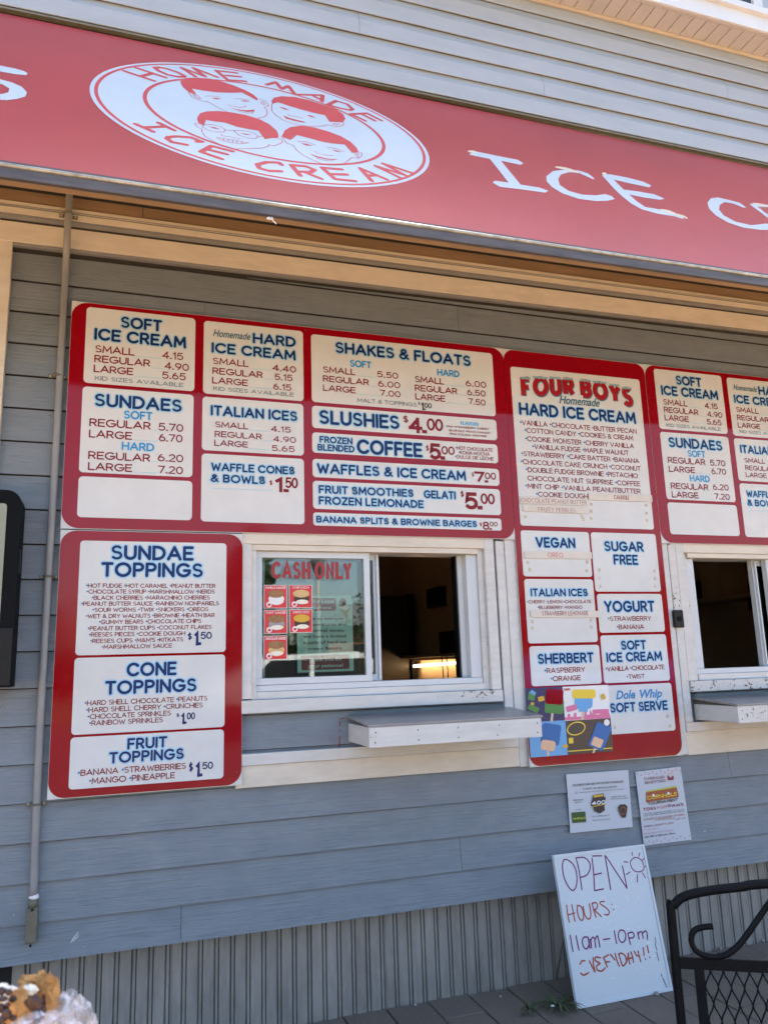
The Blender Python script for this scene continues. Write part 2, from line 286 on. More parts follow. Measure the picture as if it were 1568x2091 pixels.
# ------------------------------------------------------------------ lettering: strokes
def A(cx, cy_, rx, ry, a0, a1, n=None):
    n = n or max(3, int(abs(a1-a0)/22)); return [(cx+rx*math.cos(R(a0+(a1-a0)*i/n)), cy_+ry*math.sin(R(a0+(a1-a0)*i/n))) for i in range(n+1)]
G = {
 'A': (.82, [[(0, 0), (.41, 1), (.82, 0)], [(.15, .32), (.67, .32)]]),
 'B': (.62, [[(0, 0), (0, 1)], [(0, 1), (.34, 1)]+A(.34, .77, .24, .23, 90, -90)+[(0, .54)], [(.3, .54)]+A(.34, .27, .28, .27, 90, -90)+[(0, 0)]]),
 'C': (.80, [A(.45, .5, .45, .5, 42, 318)]),
 'D': (.72, [[(0, 0), (0, 1), (.25, 1)]+A(.25, .5, .47, .5, 90, -90)+[(0, 0)]]),
 'E': (.55, [[(.55, 1), (0, 1), (0, 0), (.55, 0)], [(0, .52), (.48, .52)]]),
 'F': (.52, [[(.52, 1), (0, 1), (0, 0)], [(0, .5), (.45, .5)]]),
 'G': (.86, [A(.45, .5, .45, .5, 45, 335)+[(.87, .46), (.5, .46)]]),
 'H': (.68, [[(0, 0), (0, 1)], [(.68, 0), (.68, 1)], [(0, .5), (.68, .5)]]),
 'I': (0, [[(0, 0), (0, 1)]]),
 'J': (.45, [[(.45, 1), (.45, .25)]+A(.23, .24, .22, .24, 0, -170)]),
 'K': (.62, [[(0, 0), (0, 1)], [(.58, 1), (.04, .45)], [(.2, .6), (.62, 0)]]),
 'L': (.5, [[(0, 1), (0, 0), (.5, 0)]]),
 'M': (.86, [[(0, 0), (.06, 1), (.43, .25), (.80, 1), (.86, 0)]]),
 'N': (.68, [[(0, 0), (0, 1), (.68, 0), (.68, 1)]]),
 'O': (.94, [A(.47, .5, .47, .5, 90, 450, 20)]),
 'P': (.58, [[(0, 0), (0, 1)], [(0, 1), (.3, 1)]+A(.3, .73, .28, .27, 90, -90)+[(0, .46)]]),
 'Q': (.94, [A(.47, .5, .47, .5, 90, 450, 20), [(.58, .3), (.9, -.03)]]),
 'R': (.60, [[(0, 0), (0, 1)], [(0, 1), (.3, 1)]+A(.3, .73, .27, .27, 90, -90)+[(0, .46)], [(.3, .46), (.6, 0)]]),
 'S': (.58, [A(.29, .755, .265, .245, 35, 270)+A(.29, .255, .29, .255, 90, -145)[1:]]),
 'T': (.62, [[(0, 1), (.62, 1)], [(.31, 1), (.31, 0)]]),
 'U': (.66, [[(0, 1), (0, .33)]+A(.33, .33, .33, .33, 180, 360)+[(.66, 1)]]),
 'V': (.74, [[(0, 1), (.37, 0), (.74, 1)]]),
 'W': (1.02, [[(0, 1), (.25, 0), (.51, .8), (.77, 0), (1.02, 1)]]),
 'X': (.66, [[(0, 0), (.66, 1)], [(0, 1), (.66, 0)]]),
 'Y': (.68, [[(0, 1), (.34, .45), (.68, 1)], [(.34, .45), (.34, 0)]]),
 'Z': (.6, [[(0, 1), (.6, 1), (0, 0), (.6, 0)]]),
 '0': (.6, [A(.3, .5, .3, .5, 90, 450, 18)]), '1': (.26, [[(0, .78), (.22, 1), (.22, 0)]]),
 '2': (.56, [A(.28, .7, .27, .3, 160, -20)+[(0, 0), (.56, 0)]]),
 '3': (.56, [A(.27, .76, .25, .24, 150, -90), A(.27, .26, .29, .26, 90, -150)]),
 '4': (.62, [[(.45, 0), (.45, 1)], [(.45, .98), (.02, .28)], [(0, .28), (.62, .28)]]),
 '5': (.58, [[(.52, 1), (.1, 1), (.04, .52)]+A(.28, .32, .3, .32, 130, -150)]),
 '6': (.58, [A(.29, .3, .29, .3, 90, 450, 16), [(.03, .4), (.12, .75), (.36, 1)]]),
 '7': (.56, [[(0, 1), (.56, 1), (.2, 0)]]),
 '8': (.56, [A(.28, .77, .24, .23, 90, 450, 14), A(.28, .27, .28, .27, 90, 450, 14)]),
 '9': (.58, [A(.29, .7, .29, .3, 90, 450, 16), [(.55, .6), (.46, .25), (.22, 0)]]),
 '&': (.74, [[(.74, 0), (.18, .68)], A(.33, .8, .2, .2, 215, -50)+[(.14, .42)], A(.27, .26, .27, .26, 130, 350)+[(.66, .45)]]),
 '$': (.5, [A(.25, .7, .23, .2, 30, 270)+A(.25, .29, .25, .21, 90, -145)[1:], [(.25, 1.05), (.25, -.05)]]),
 '.': (.10, [[(.0, .025), (.10, .025)]]), ',': (.05, [[(.04, .05), (0, -.12)]]), "'": (.0, [[(0, 1), (0, .75)]]), '-': (.3, [[(0, .45), (.3, .45)]]),
 '!': (0, [[(0, 1), (0, .3)], [(-.02, .02), (.02, .02)]]), ':': (0, [[(-.02, .1), (.02, .1)], [(-.02, .6), (.02, .6)]]), '/': (.35, [[(0, 0), (.35, 1)]]), '%': (.7, [A(.15, .8, .15, .18, 90, 450, 10), A(.55, .2, .15, .18, 90, 450, 10), [(.1, 0), (.6, 1)]]),
 '(': (.15, [A(.3, .5, .3, .6, 130, 230, 5)]), ')': (.15, [A(-.15, .5, .3, .6, 50, -50, 5)]), '*': (.12, []),
}
class Ink:
    """flat printed strokes and shapes gathered into one mesh on a plane"""
    def __init__(s, plane, n): s.pl, s.n, s.V, s.F, s.c = plane, n, [], [], 0
    def lay(s): s.c = (s.c+1) % 9; return s.n+s.c*.00004
    def add(s, pts, faces, n): k = len(s.V); s.V += [s.pl.p(u, v, n) for u, v in pts]; s.F += [tuple(k+i for i in f) for f in faces]
    def poly(s, pts, n=None): s.add(pts, [tuple(range(len(pts)))], n if n is not None else s.lay())
    def stroke(s, pts, hw, cap='round'):
        q = [pts[0]]
        for p in pts[1:]:
            if math.hypot(p[0]-q[-1][0], p[1]-q[-1][1]) > hw*.12: q.append(p)
        if len(q) < 2: q.append((q[0][0]+hw*.01, q[0][1]))
        closed = len(q) > 4 and math.hypot(q[0][0]-q[-1][0], q[0][1]-q[-1][1]) < hw*.3
        if closed: q = q[:-1]
        N = len(q); dirs = []
        for i in range(N if closed else N-1):
            a, b = q[i], q[(i+1) % N]; l = math.hypot(b[0]-a[0], b[1]-a[1]) or 1e-9; dirs.append(((b[0]-a[0])/l, (b[1]-a[1])/l))
        if not closed and cap == 'round':                        # split at sharp corners so that they round off
            for i in range(1, N-1):
                if dirs[i-1][0]*dirs[i][0]+dirs[i-1][1]*dirs[i][1] < .45:
                    s.stroke(q[:i+1], hw, cap); s.stroke(q[i:], hw, cap); return
        n = s.lay(); L, Rr = [], []
        for i in range(N):
            d0 = dirs[(i-1) % len(dirs)] if (closed or i > 0) else dirs[0]; d1 = dirs[i % len(dirs)] if (closed or i < N-1) else dirs[-1]
            mx, my = -(d0[1]+d1[1]), d0[0]+d1[0]; l = math.hypot(mx, my)
            if l < .25: mx, my, l = -d1[1], d1[0], 1
            mx /= l; my /= l; k = min(2.2, 1/max(.3, mx*-d1[1]+my*d1[0]))
            L.append((q[i][0]+mx*hw*k, q[i][1]+my*hw*k)); Rr.append((q[i][0]-mx*hw*k, q[i][1]-my*hw*k))
        pts2 = L+Rr; fs = [(i, N+i, N+(i+1) % N, (i+1) % N) for i in range(N if closed else N-1)]
        s.add(pts2, fs, n)
        if not closed and cap == 'round':
            for c, d, sg in ((q[0], dirs[0], -1), (q[-1], dirs[-1], 1)):
                a = math.atan2(d[1]*sg, d[0]*sg)
                s.add([(c[0]+hw*math.cos(a+R(-90+30*i)), c[1]+hw*math.sin(a+R(-90+30*i))) for i in range(7)], [tuple(range(7))], n)
    def text(s, txt, u0, u1, v, cap, hw=.12, gap=.30, kind='round', slant=0.0, halo=None, halo_w=.005, bullet=None):
        """hw and gap in cap heights; the width is fitted to u0..u1"""
        x = 0; items = []
        for ch in txt:
            if ch == ' ': x += .40; continue
            if ch == '*': items.append((ch, x+.10)); x += .26+gap*.7; continue
            if ch not in G: continue
            items.append((ch, x)); x += G[ch][0]+gap
        total = x-gap; h = hw*cap; sc = ((u1-u0)-2*h)/max(total, .01); sv = cap-2*h
        if len(txt) == 1: sc = min(sc, cap*1.3) if total > .01 else cap
        for ch, x0 in items:
            if ch == '*':
                k = bullet or s; k.add([(u0+h+x0*sc+.2*cap*math.cos(t*.785), v+.55*cap+.2*cap*math.sin(t*.785)) for t in range(8)], [tuple(range(8))], k.lay()); continue
            for st in G[ch][1]:
                pts = [(u0+h+(x0+a)*sc+b*sv*slant, v+h+b*sv) for a, b in st]
                if kind == 'butt' and len(pts) > 1 and math.hypot(pts[0][0]-pts[-1][0], pts[0][1]-pts[-1][1]) > h*.5:
                    def ext(p, q):
                        dx, dy = p[0]-q[0], p[1]-q[1]; l = math.hypot(dx, dy) or 1e-9; e = h if min(abs(dx), abs(dy)) < l*.12 else h*.35
                        return (p[0]+dx/l*e, p[1]+dy/l*e)
                    pts = [ext(pts[0], pts[1])]+pts[1:-1]+[ext(pts[-1], pts[-2])]
                s.stroke(pts, h*(.84 if ch in 'S&83$' else 1), kind)
                if halo is not None: halo.stroke(pts, h+halo_w, 'round')
    def build(s, name, mat, part=None, top=None):
        if not s.V: return None
        me = bpy.data.meshes.new(name); me.from_pydata([tuple(v) for v in s.V], [], s.F); me.update()
        # all strokes face the viewer
        N = s.pl.N; flip = [p.index for p in me.polygons if p.normal.dot(N) < 0]
        if flip:
            bm = bmesh.new(); bm.from_mesh(me); bm.faces.ensure_lookup_table(); bmesh.ops.reverse_faces(bm, faces=[bm.faces[i] for i in flip]); bm.to_mesh(me); bm.free()
        o = me_obj(name, me, mat)
        if part is not None: o.parent = part; o.location = (0, 0, 0) if top is None else -top.location
        return o
def font_text(name, body, plane, n, u0, u1, v0, h, mat, part=None, bold=0.0, shear=0.0, top=None):
    """lower-case lettering with the built-in font, fitted to a width and a height"""
    cu = bpy.data.curves.new(name, 'FONT'); cu.body = body; cu.size = 1; cu.offset = bold; cu.shear = shear; cu.resolution_u = 3
    ob = bpy.data.objects.new(name, cu); COL.objects.link(ob)
    dg = bpy.context.evaluated_depsgraph_get(); me = bpy.data.meshes.new_from_object(ob.evaluated_get(dg)); bpy.data.objects.remove(ob); bpy.data.curves.remove(cu)
    xs = [v.co.x for v in me.vertices]; x0, x1 = min(xs), max(xs); sx = (u1-u0)/(x1-x0); svv = h/.73
    for v in me.vertices: v.co = plane.p(u0+(v.co.x-x0)*sx, v0+v.co.y*svv, n)
    me.materials.clear(); o = me_obj(name, me, mat)
    if part is not None: o.parent = part; o.location = (0, 0, 0) if top is None else -top.location
    return o
class Fr:
    """an enlarged crop of the survey photograph: origin and magnification"""
    def __init__(s, ox, oy, k, plane=WALL): s.ox, s.oy, s.k, s.pl = ox, oy, k, plane
    def px(s, x, y): return (s.ox+x/s.k, s.oy+y/s.k)
    def __call__(s, x, y): return s.pl.uv(*s.px(x, y))
    def many(s, pts): return [s(*p) for p in pts]
    def quad(s, tl, tr, br, bl):
        a, b, c, d = s(*tl), s(*tr), s(*br), s(*bl); return ((a[0]+d[0])/2, (c[1]+d[1])/2, (b[0]+c[0])/2, (a[1]+b[1])/2)

# ================================================================== THE PLACE
# ---- ground
struct(Box('ground', -60, 60, -90, -.0, -.3, -.035, 'ground'))
struct(Box('street', -60, 60, -19, -5.5, -.034, -.030, 'road'))
struct(Box('far_lawn', -60, 60, -89, -19.01, -.034, -.026, 'tree'))
pav = thing('pavement', 'dark grey concrete pavers along the foot of the wall', 'pavement', (0, 0, 0)); del pav['label'], pav['category']; struct(pav)
struct(Box('paver_bed', -1.2, 4.4, -3.9, .25, -.034, -.012, 'dark', pav))
pm = []
for k in range(4):
    bm = bmesh.new(); box(bm, .002, .1505, -.2985, -.0015, -.05, 0, .003)
    for v in bm.verts:
        if v.co.z > -.004: v.co.z += rnd.uniform(-.0012, .0012)
    bmesh.ops.recalc_face_normals(bm, faces=bm.faces[:]); me = bpy.data.meshes.new('paver'); bm.to_mesh(me); bm.free(); me.materials.append(M['paver']); pm.append(me)
cnt = 0
for i in range(-1, 22):
    x = .913+(i-2)*.1535
    for j in range(-1 if i % 2 else 0, 6):
        y = .03-j*.3015-(.15 if i % 2 else 0)
        if x+.15 < .5 and y < -.5: continue
        o = bpy.data.objects.new('paver', pm[(i*7+j*3) % 4]); COL.objects.link(o); o.parent = pav; o.location = (x, y, rnd.uniform(-.003, .0015)); o.rotation_euler = (R(rnd.uniform(-.35, .35)), R(rnd.uniform(-.35, .35)), 0); cnt += 1
rest = bmesh.new()
for i in range(-1, 22):
    x = .913+(i-2)*.1535
    for j in range(6, 13):
        y = .03-j*.3015-(.15 if i % 2 else 0); box(rest, x+.002, x+.1505, y-.2985, y-.0015, -.03, -.001)
for i in range(-14, -1):
    x = .913+(i-2)*.1535
    for j in range(0, 13):
        y = .03-j*.3015-(.15 if i % 2 else 0); box(rest, x+.002, x+.1505, y-.2985, y-.0015, -.03, -.001)
o = bm_obj('far_paver', rest, 'paver', pav); o['kind'] = 'stuff'

# ---- lower wall: sheathing with the window openings, clapboards
LX0, LX1 = -3.2, 6.2
WIN1 = (.44, 1.333, 1.055, 1.60); WIN2 = (2.298, 3.19, 1.055, 1.60)
wall = thing('clapboard_wall', 'blue grey painted clapboard wall of the ice cream stand below the awning', 'wall', (1.5, 0, .31))
bm = bmesh.new()
for x0, x1, z0, z1 in ((LX0, LX1, .32, WIN1[2]-.01), (LX0, LX1, WIN1[3]+.01, 3.62), (LX0, WIN1[0]-.01, WIN1[2]-.01, WIN1[3]+.01), (WIN1[1]+.01, WIN2[0]-.01, WIN1[2]-.01, WIN1[3]+.01), (WIN2[1]+.01, LX1, WIN1[2]-.01, WIN1[3]+.01)):
    box(bm, x0, x1, .004, .11, z0, z1)
bmesh.ops.recalc_face_normals(bm, faces=bm.faces[:]); bm_obj('sheathing', bm, 'dark', wall)
def clap(x0, x1, z0, z1, zb, lift=0.0):
    """one board of the course that starts at zb, kept between z0 and z1"""
    z0 = max(z0, zb+.0032); z1 = min(z1, zb+.1165)
    if z1-z0 < .012 or x1-x0 < .02: return
    y = lambda z: -.0150+.0115*(z-zb)/.1165-lift; hollow = z1-z0 > .03 and z0 < zb+.01
    bm = bmesh.new()
    for xa, xb in ((x0, x1),):
        pr = [(y(z0), z0), (y(z1), z1), (.003, z1)]+([(.003, z0+.016), (y(z0)+.0035, z0+.013), (y(z0)+.0035, z0)] if hollow else [(.003, z0)])
        a = [bm.verts.new((xa, *p)) for p in pr]; b = [bm.verts.new((xb, *p)) for p in pr]
        for i in range(len(pr)): bm.faces.new((a[i], a[(i+1) % len(pr)], b[(i+1) % len(pr)], b[i]))
        bm.faces.new(a[::-1]); bm.faces.new(b)
    bmesh.ops.recalc_face_normals(bm, faces=bm.faces[:]); bm_obj('clapboard', bm, 'siding', wall)
joints = {0: [-.9, .217, 2.62], 1: [1.20], 2: [-.4], 3: [2.44], 4: [2.62], 5: [.9], 16: [.0], 17: [2.05], 18: [.262, 3.0], 19: [1.3]}
for k in range(21):
    zb = .3045+.1165*k+(.006 if k == 0 else 0); ze = min(zb+.1165, 2.70)
    segs = [(LX0, LX1)]
    if zb < 1.60 and zb+.1165 > .88:
        segs = [(LX0, .404), (.38, 1.41), (1.44, 2.31), (2.255, 3.24), (3.24, LX1)]
        for sgm in segs:
            z0 = zb
            if sgm == (.38, 1.41) or sgm == (2.255, 3.24):
                clap(sgm[0], sgm[1], zb, min(ze, 1.02), zb); clap(sgm[0], sgm[1], 1.63, ze, zb)
            else: clap(sgm[0], sgm[1], zb, ze, zb)
        continue
    js = sorted(joints.get(k, [rnd.uniform(-1, 3.5)])); e = [LX0]+js+[LX1]
    for a, b in zip(e, e[1:]): clap(a+.001, b-.0006, zb, ze, zb)

bm = bmesh.new()
for k in range(21):
    zb = .3045+.1165*k
    for i in range(16):
        x = -1.2+.4064*i+rnd.uniform(-.01, .01); z = zb+.020
        if .38 < x < 1.44 and .85 < z < 1.66 or 1.44 <= x < 3.3 and .85 < z < 1.75: continue
        pl = Plane((x, -.0137, z), (1, 0, 0), (0, 0, 1), (0, -1, 0)); disc(bm, pl, 0, 0, rnd.uniform(.0018, .0026), 0, 7)
o = bm_obj('nail_head', bm, 'pipe', wall); o['kind'] = 'stuff'

# ---- corrugated skirting
sk = thing('corrugated_skirting', 'grey ribbed metal skirting between the clapboards and the pavers', 'skirting', (1.5, .04, 0))
per = .0517
def ribs(x0, n, y):
    bm = bmesh.new(); prof = []
    for i in range(n):
        a = x0+i*per; d = rnd.uniform(-.0008, .0008)
        prof += [(a, y+d), (a+.0335, y+d), (a+.0355, y+.011+d), (a+.0385, y+.0115), (a+.0395, y+.004), (a+.0475, y+.004), (a+.0485, y+.0115), (a+.0500, y+.011)]
    prof.append((x0+n*per+.003, y))
    lo = [bm.verts.new((p[0], p[1], -.03)) for p in prof]; hi = [bm.verts.new((p[0], p[1]+.003, .36)) for p in prof]
    for i in range(len(prof)-1): bm.faces.new((lo[i], lo[i+1], hi[i+1], hi[i]))
    bmesh.ops.recalc_face_normals(bm, faces=bm.faces[:]); return bm_obj('skirting_sheet', bm, 'galv', sk)
x = onY(26, 1980, .04).x
for i, n in enumerate((9, 9, 5, 8, 9, 9, 9, 9, 9, 9, 9)):
    ribs(x, n, .036+(.003 if i % 2 else 0)); x += n*per
Box('skirting_backing', LX0, LX1, .06, .11, -.05, .33, 'dark', sk)
tag(Box('crawlspace_shade_panel', -.50, -.335, .03, .06, -.03, .312, 'box_black'), 'near black panel standing in for the dark gap under the wall left of the ribbed skirting', 'post')  # black panel painted in for the darkness of the open gap here

# ---- interior room behind the windows
RX, RY, RZ0, RZ1 = 1.92, 3.4, .35, 2.25
struct(Box('room_floor', -2, 5.4, .12, RY, RZ0-.05, RZ0, 'interior'))
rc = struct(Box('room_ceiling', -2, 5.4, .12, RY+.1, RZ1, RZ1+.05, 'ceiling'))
for i in range(11): o = Box('ceiling_batten', -2+.68*i, -2+.68*i+.008, .12, RY, RZ1-.006, RZ1+.001, 'dark'); o.parent = rc
struct(Box('room_back_wall', -2, 5.4, RY, RY+.1, RZ0, RZ1, 'interior')); struct(Box('room_side_wall', RX, RX+.08, .12, RY, RZ0, RZ1, 'interior'))
struct(Box('room_end_wall', 4.45, 4.53, .12, RY, RZ0, RZ1, 'interior')); struct(Box('room_left_wall', -2.08, -2, .12, RY, RZ0, RZ1, 'interior'))
# vent
a = onX(885, 1215, RX); b = onX(911, 1198, RX); z1 = onX(911, 1197, RX).z; z0 = onX(911, 1238, RX).z
vt = thing('wall_vent', 'dark louvred vent high on the tan wall inside the open window', 'vent', (RX, a.y, z0))
Box('vent_frame', RX-.05, RX, b.y, a.y, z0, z1, 'device', vt, .004)
for i in range(5): Box('slat', RX-.058, RX-.0505, b.y+.02, a.y-.02, z0+.03+i*(z1-z0-.05)/5, z0+.045+i*(z1-z0-.05)/5, 'box_black', vt)
# fluorescent tube under a shelf
p0 = onX(823, 1362, RX-.05); p1 = onX(947, 1345, RX-.05)
p1.z = p0.z+(p1.z-p0.z)*.6
tl = thing('tube_light', 'glowing warm white tube light mounted under the shelf inside the open window', 'lamp', p0)
Tube('glowing_tube', [p0, Vector((p1.x, p1.y-.25, p1.z))], .009, 'tube', tl, 10)
Box('tube_housing', RX-.07, RX-.002, p1.y-.27, p0.y+.02, max(p0.z, p1.z)+.016, max(p0.z, p1.z)+.045, 'brown', tl)
shf = thing('inside_shelf', 'narrow wooden shelf on the tan wall above the glowing tube', 'shelf', (RX, p1.y, p0.z+.07))
Box('shelf_board', RX-.13, RX-.001, p1.y-.4, p0.y-.12, p0.z+.055, p0.z+.075, 'brown', shf)
for i in range(2): Box('bracket', RX-.03, RX-.001, p1.y+.1+i*.6, p1.y+.115+i*.6, p0.z+.046, p0.z+.0545, 'device', shf)
q = onX(932, 1325, RX-.07)
tag(Box('small_speaker_box', RX-.13, RX-.02, q.y-.12, q.y+.12, p0.z+.0755, p0.z+.2, 'device', None, .01), 'small black box standing on the shelf above the tube light', 'box')
for dx in (0, .05):
    a = onX(918+dx*60, 1340, RX-.09); tag(Tube('hanging_wire', smooth_path([(RX-.14, a.y-dx, p0.z+.06), (RX-.145, a.y-.02-dx, p0.z-.05), (RX-.14, a.y+.01-dx*1.5, p0.z-.15), (RX-.14, a.y-.05-dx*2, p0.z-.3)]), .003, 'device'), ('nearer' if dx else 'farther')+' of two thin black wires hanging in front of the glowing tube', 'wire', 'wires hanging by the tube light')
fx = onY(790, 1300, 2.2).x
fr_ = thing('fridge', 'dark fridge standing in the shadows behind the sash of the open window', 'fridge', (fx, 2.2, RZ0))
Box('cabinet', fx-.5, fx+.16, 2.2, 2.8, RZ0, 1.62, 'fridge', fr_, .01); Box('door_edge', fx+.162, fx+.19, 2.17, 2.8, RZ0, 1.63, 'device', fr_)
# things seen through the right window
q0 = onY(1396, 1236, 2.9); q1 = onY(1512, 1213, 2.2)
s2 = thing('storage_shelf', 'long shelf inside the right hand window holding dark boxes', 'shelf', q0)
EX = 4.45
a = onX(1397, 1234, EX-.02); b = onX(1510, 1214, EX-.02)
zz = a.z
Box('shelf_board', EX-.3, EX-.001, .2, 3.3, zz-.03, zz, 'interior', s2)
for yy in (.6, 1.6, 2.6): Box('bracket', EX-.25, EX-.002, yy, yy+.03, zz-.12, zz-.031, 'device', s2)
for (xa, xb, h, mat, nm, lb) in ((1398, 1425, .05, 'device', 'flat_tray', 'flat black tray on the shelf inside the right hand window'), (1428, 1458, .14, 'device', 'dark_carton', 'dark square box on the shelf inside the right hand window'), (1462, 1505, .5, 'interior', 'tan_cabinet', 'tall tan cabinet on the shelf inside the right hand window')):
    ya, yb = onX(xb, 1220, EX-.15).y, onX(xa, 1225, EX-.15).y
    tag(Box(nm, EX-.28, EX-.05, min(ya, yb), max(ya, yb), zz+.001, zz+h, mat, None, .006), lb, 'box')
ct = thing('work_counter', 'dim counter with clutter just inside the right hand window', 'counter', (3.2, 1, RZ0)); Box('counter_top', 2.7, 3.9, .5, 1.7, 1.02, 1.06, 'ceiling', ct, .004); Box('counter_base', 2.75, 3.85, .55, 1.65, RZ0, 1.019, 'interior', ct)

# ---- windows
def framebox(bm, x0, x1, z0, z1, w, y0, y1, bv=.0015):
    """mitred look: four rails butted"""
    box(bm, x0, x1, y0, y1, z1-w, z1, bv); box(bm, x0, x1, y0, y1, z0, z0+w, bv); box(bm, x0, x0+w, y0, y1, z0+w, z1-w, bv); box(bm, x1-w, x1, y0, y1, z0+w, z1-w, bv)
def Frame(name, *a, mat='vinylframe', parent=None):
    bm = bmesh.new(); framebox(bm, *a); bmesh.ops.recalc_face_normals(bm, faces=bm.faces[:]); return bm_obj(name, bm, mat, parent)
def service_window(dx, flip, label):
    X = (lambda x: x+dx) if not flip else (lambda x: dx+(.404+1.393)-x)
    def B(name, x0, x1, *a, **k): x0, x1 = sorted((X(x0), X(x1))); return Box(name, x0, x1, *a, **k)
    w = thing('service_window', label, 'window', ((X(.404)+X(1.393))/2, 0, 1.05))
    # outer casing boards
    B('casing', .404, 1.352, -.030, .02, 1.60, 1.640, mat='cream', parent=w, bevel=.002)
    B('casing', .404, .438, -.030, .02, 1.060, 1.5995, mat='white', parent=w, bevel=.002)
    B('casing', 1.3525, 1.393, -.030, .02, 1.0565, 1.640, mat='chipped', parent=w, bevel=.002)
    B('sill_board', .402, 1.3925, -.040, .02, 1.012, 1.0560, mat='chipped', parent=w, bevel=.003)
    B('stop_moulding', .4385, 1.328, -.024, .03, 1.579, 1.5995, mat='cream', parent=w, bevel=.002)
    B('stop_moulding', .4385, .455, -.022, .03, 1.0565, 1.5785, mat='white', parent=w, bevel=.002)
    B('stop_moulding', 1.329, 1.352, -.012, .03, 1.0565, 1.5995, mat='chipped', parent=w, bevel=.002)
    B('track', .4555, 1.328, -.016, .075, 1.0565, 1.082, mat='white', parent=w, bevel=.002)
    B('track', .4555, 1.328, -.006, .075, 1.0825, 1.104, mat='vinylframe', parent=w, bevel=.002)
    B('track', .4555, 1.328, .028, .09, 1.5795, 1.5990, mat='vinylframe', parent=w)
    B('side_track', 1.283, 1.3285, .000, .075, 1.1045, 1.5785, mat='vinylframe', parent=w, bevel=.002)
    B('side_track', 1.262, 1.2825, .035, .085, 1.1045, 1.5785, mat='vinylframe', parent=w, bevel=.001)
    B('rubber_seal', 1.256, 1.2615, .045, .085, 1.1045, 1.5785, mat='device', parent=w)
    x0, x1 = sorted((X(.456), X(.884)))
    Frame('sash', x0, x1, 1.105, 1.5785, .0225, -.004, .024, parent=w)
    x0, x1 = sorted((X(.476), X(.862))); Box('pane', x0, x1, .008, .010, 1.125, 1.558, 'glass', w)
    x0, x1 = sorted((X(.47), X(.932)))
    Frame('sash', x0, x1, 1.105, 1.5785, .024, .030, .058, parent=w)
    x0, x1 = sorted((X(.49), X(.910))); Box('pane', x0, x1, .043, .045, 1.127, 1.556, 'glass', w)
    B('sash_pull', .918, .926, .018, .0295, 1.112, 1.572, mat='vinylframe', parent=w, bevel=.001)
    return w
w1 = service_window(0, False, 'service window left of centre with a cash only notice on its sliding glass')
w2 = service_window(1.859, True, 'right hand service window slid open beside the door bell button')

# ---- white trim boards around the windows
def trim(name, x0, x1, y0, y1, z0, z1, mat, label): return tag(Box(name, x0, x1, y0, y1, z0, z1, mat, None, .002), label, 'trim')
trim('trim_board', .385, 1.4505, -.032, .0, .841, .8790, 'white', 'narrow white board running under the blue patch below the left window')
trim('trim_board', .385, 1.4535, -.024, .0, .7690, .8400, 'cream', 'wide white board below the serving shelf of the left window')
trim('trim_board', 1.406, 1.4430, -.022, .0, .8795, 1.634, 'white', 'inner white upright board between the left window and the flavour board')
trim('trim_board', 1.4440, 1.560, -.028, .0, .8795, 1.70, 'white', 'outer white upright board partly behind the flavour board')
trim('trim_board', 1.4545, 1.520, -.024, .0, .766, .8785, 'chipped', 'short cracked white board at the lower left corner of the flavour board')
trim('trim_board', 2.15, 2.2245, -.026, .0, .764, 1.70, 'white', 'outer white upright board right of the flavour board')
trim('trim_board', 2.2255, 2.2620, -.030, .0, .8905, 1.648, 'chipped', 'inner white upright board carrying the door bell')
trim('trim_board', 2.2255, 3.4, -.032, .0, .8530, .8895, 'white', 'narrow white board below the right hand shelf')
trim('trim_board', 2.2255, 3.4, -.024, .0, .7600, .8520, 'cream', 'wide white board below the right hand window')
trim('corner_board', -.74, -.3985, -.035, .0, .9, 2.655, 'cream', 'wide cracked white upright board at the left edge under the awning')

# ---- serving shelves
def shelf(x0, x1, label, mat='chipped'):
    t = thing('serving_shelf', label, 'shelf', ((x0+x1)/2, -.01, .9))
    bm = bmesh.new(); box(bm, x0-.004, x1+.006, -.262, -.012, .9615, .9700, .002)
    for v in bm.verts: v.co.z += (.02)*(v.co.y+.262)/.25
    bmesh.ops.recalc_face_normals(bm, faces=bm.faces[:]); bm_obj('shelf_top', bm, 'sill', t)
    Box('apron_board', x0, x1, -.260, -.2415, .8960, .9610, mat, t, .002)
    for xa in (x0, x1-.019): Box('apron_board', xa, xa+.019, -.2410, -.012, .8980, .9610, mat, t, .002)
    bm = bmesh.new()
    for i in range(10):
        sx = x0+.02+(x1-x0-.04)*((i//2)/4)+rnd.uniform(-.006, .006); pl = Plane((sx, -.2605, .912+(i % 2)*.032), (1, 0, 0), (0, 0, 1), (0, -1, 0)); disc(bm, pl, 0, 0, .0026, .0004, 8)
    bm_obj('nail_head', bm, 'dark', t); return t
shelf(.785, 1.424, 'chipped white serving shelf under the left service window')
shelf(2.288, 3.0, 'weathered white serving shelf under the right hand service window')

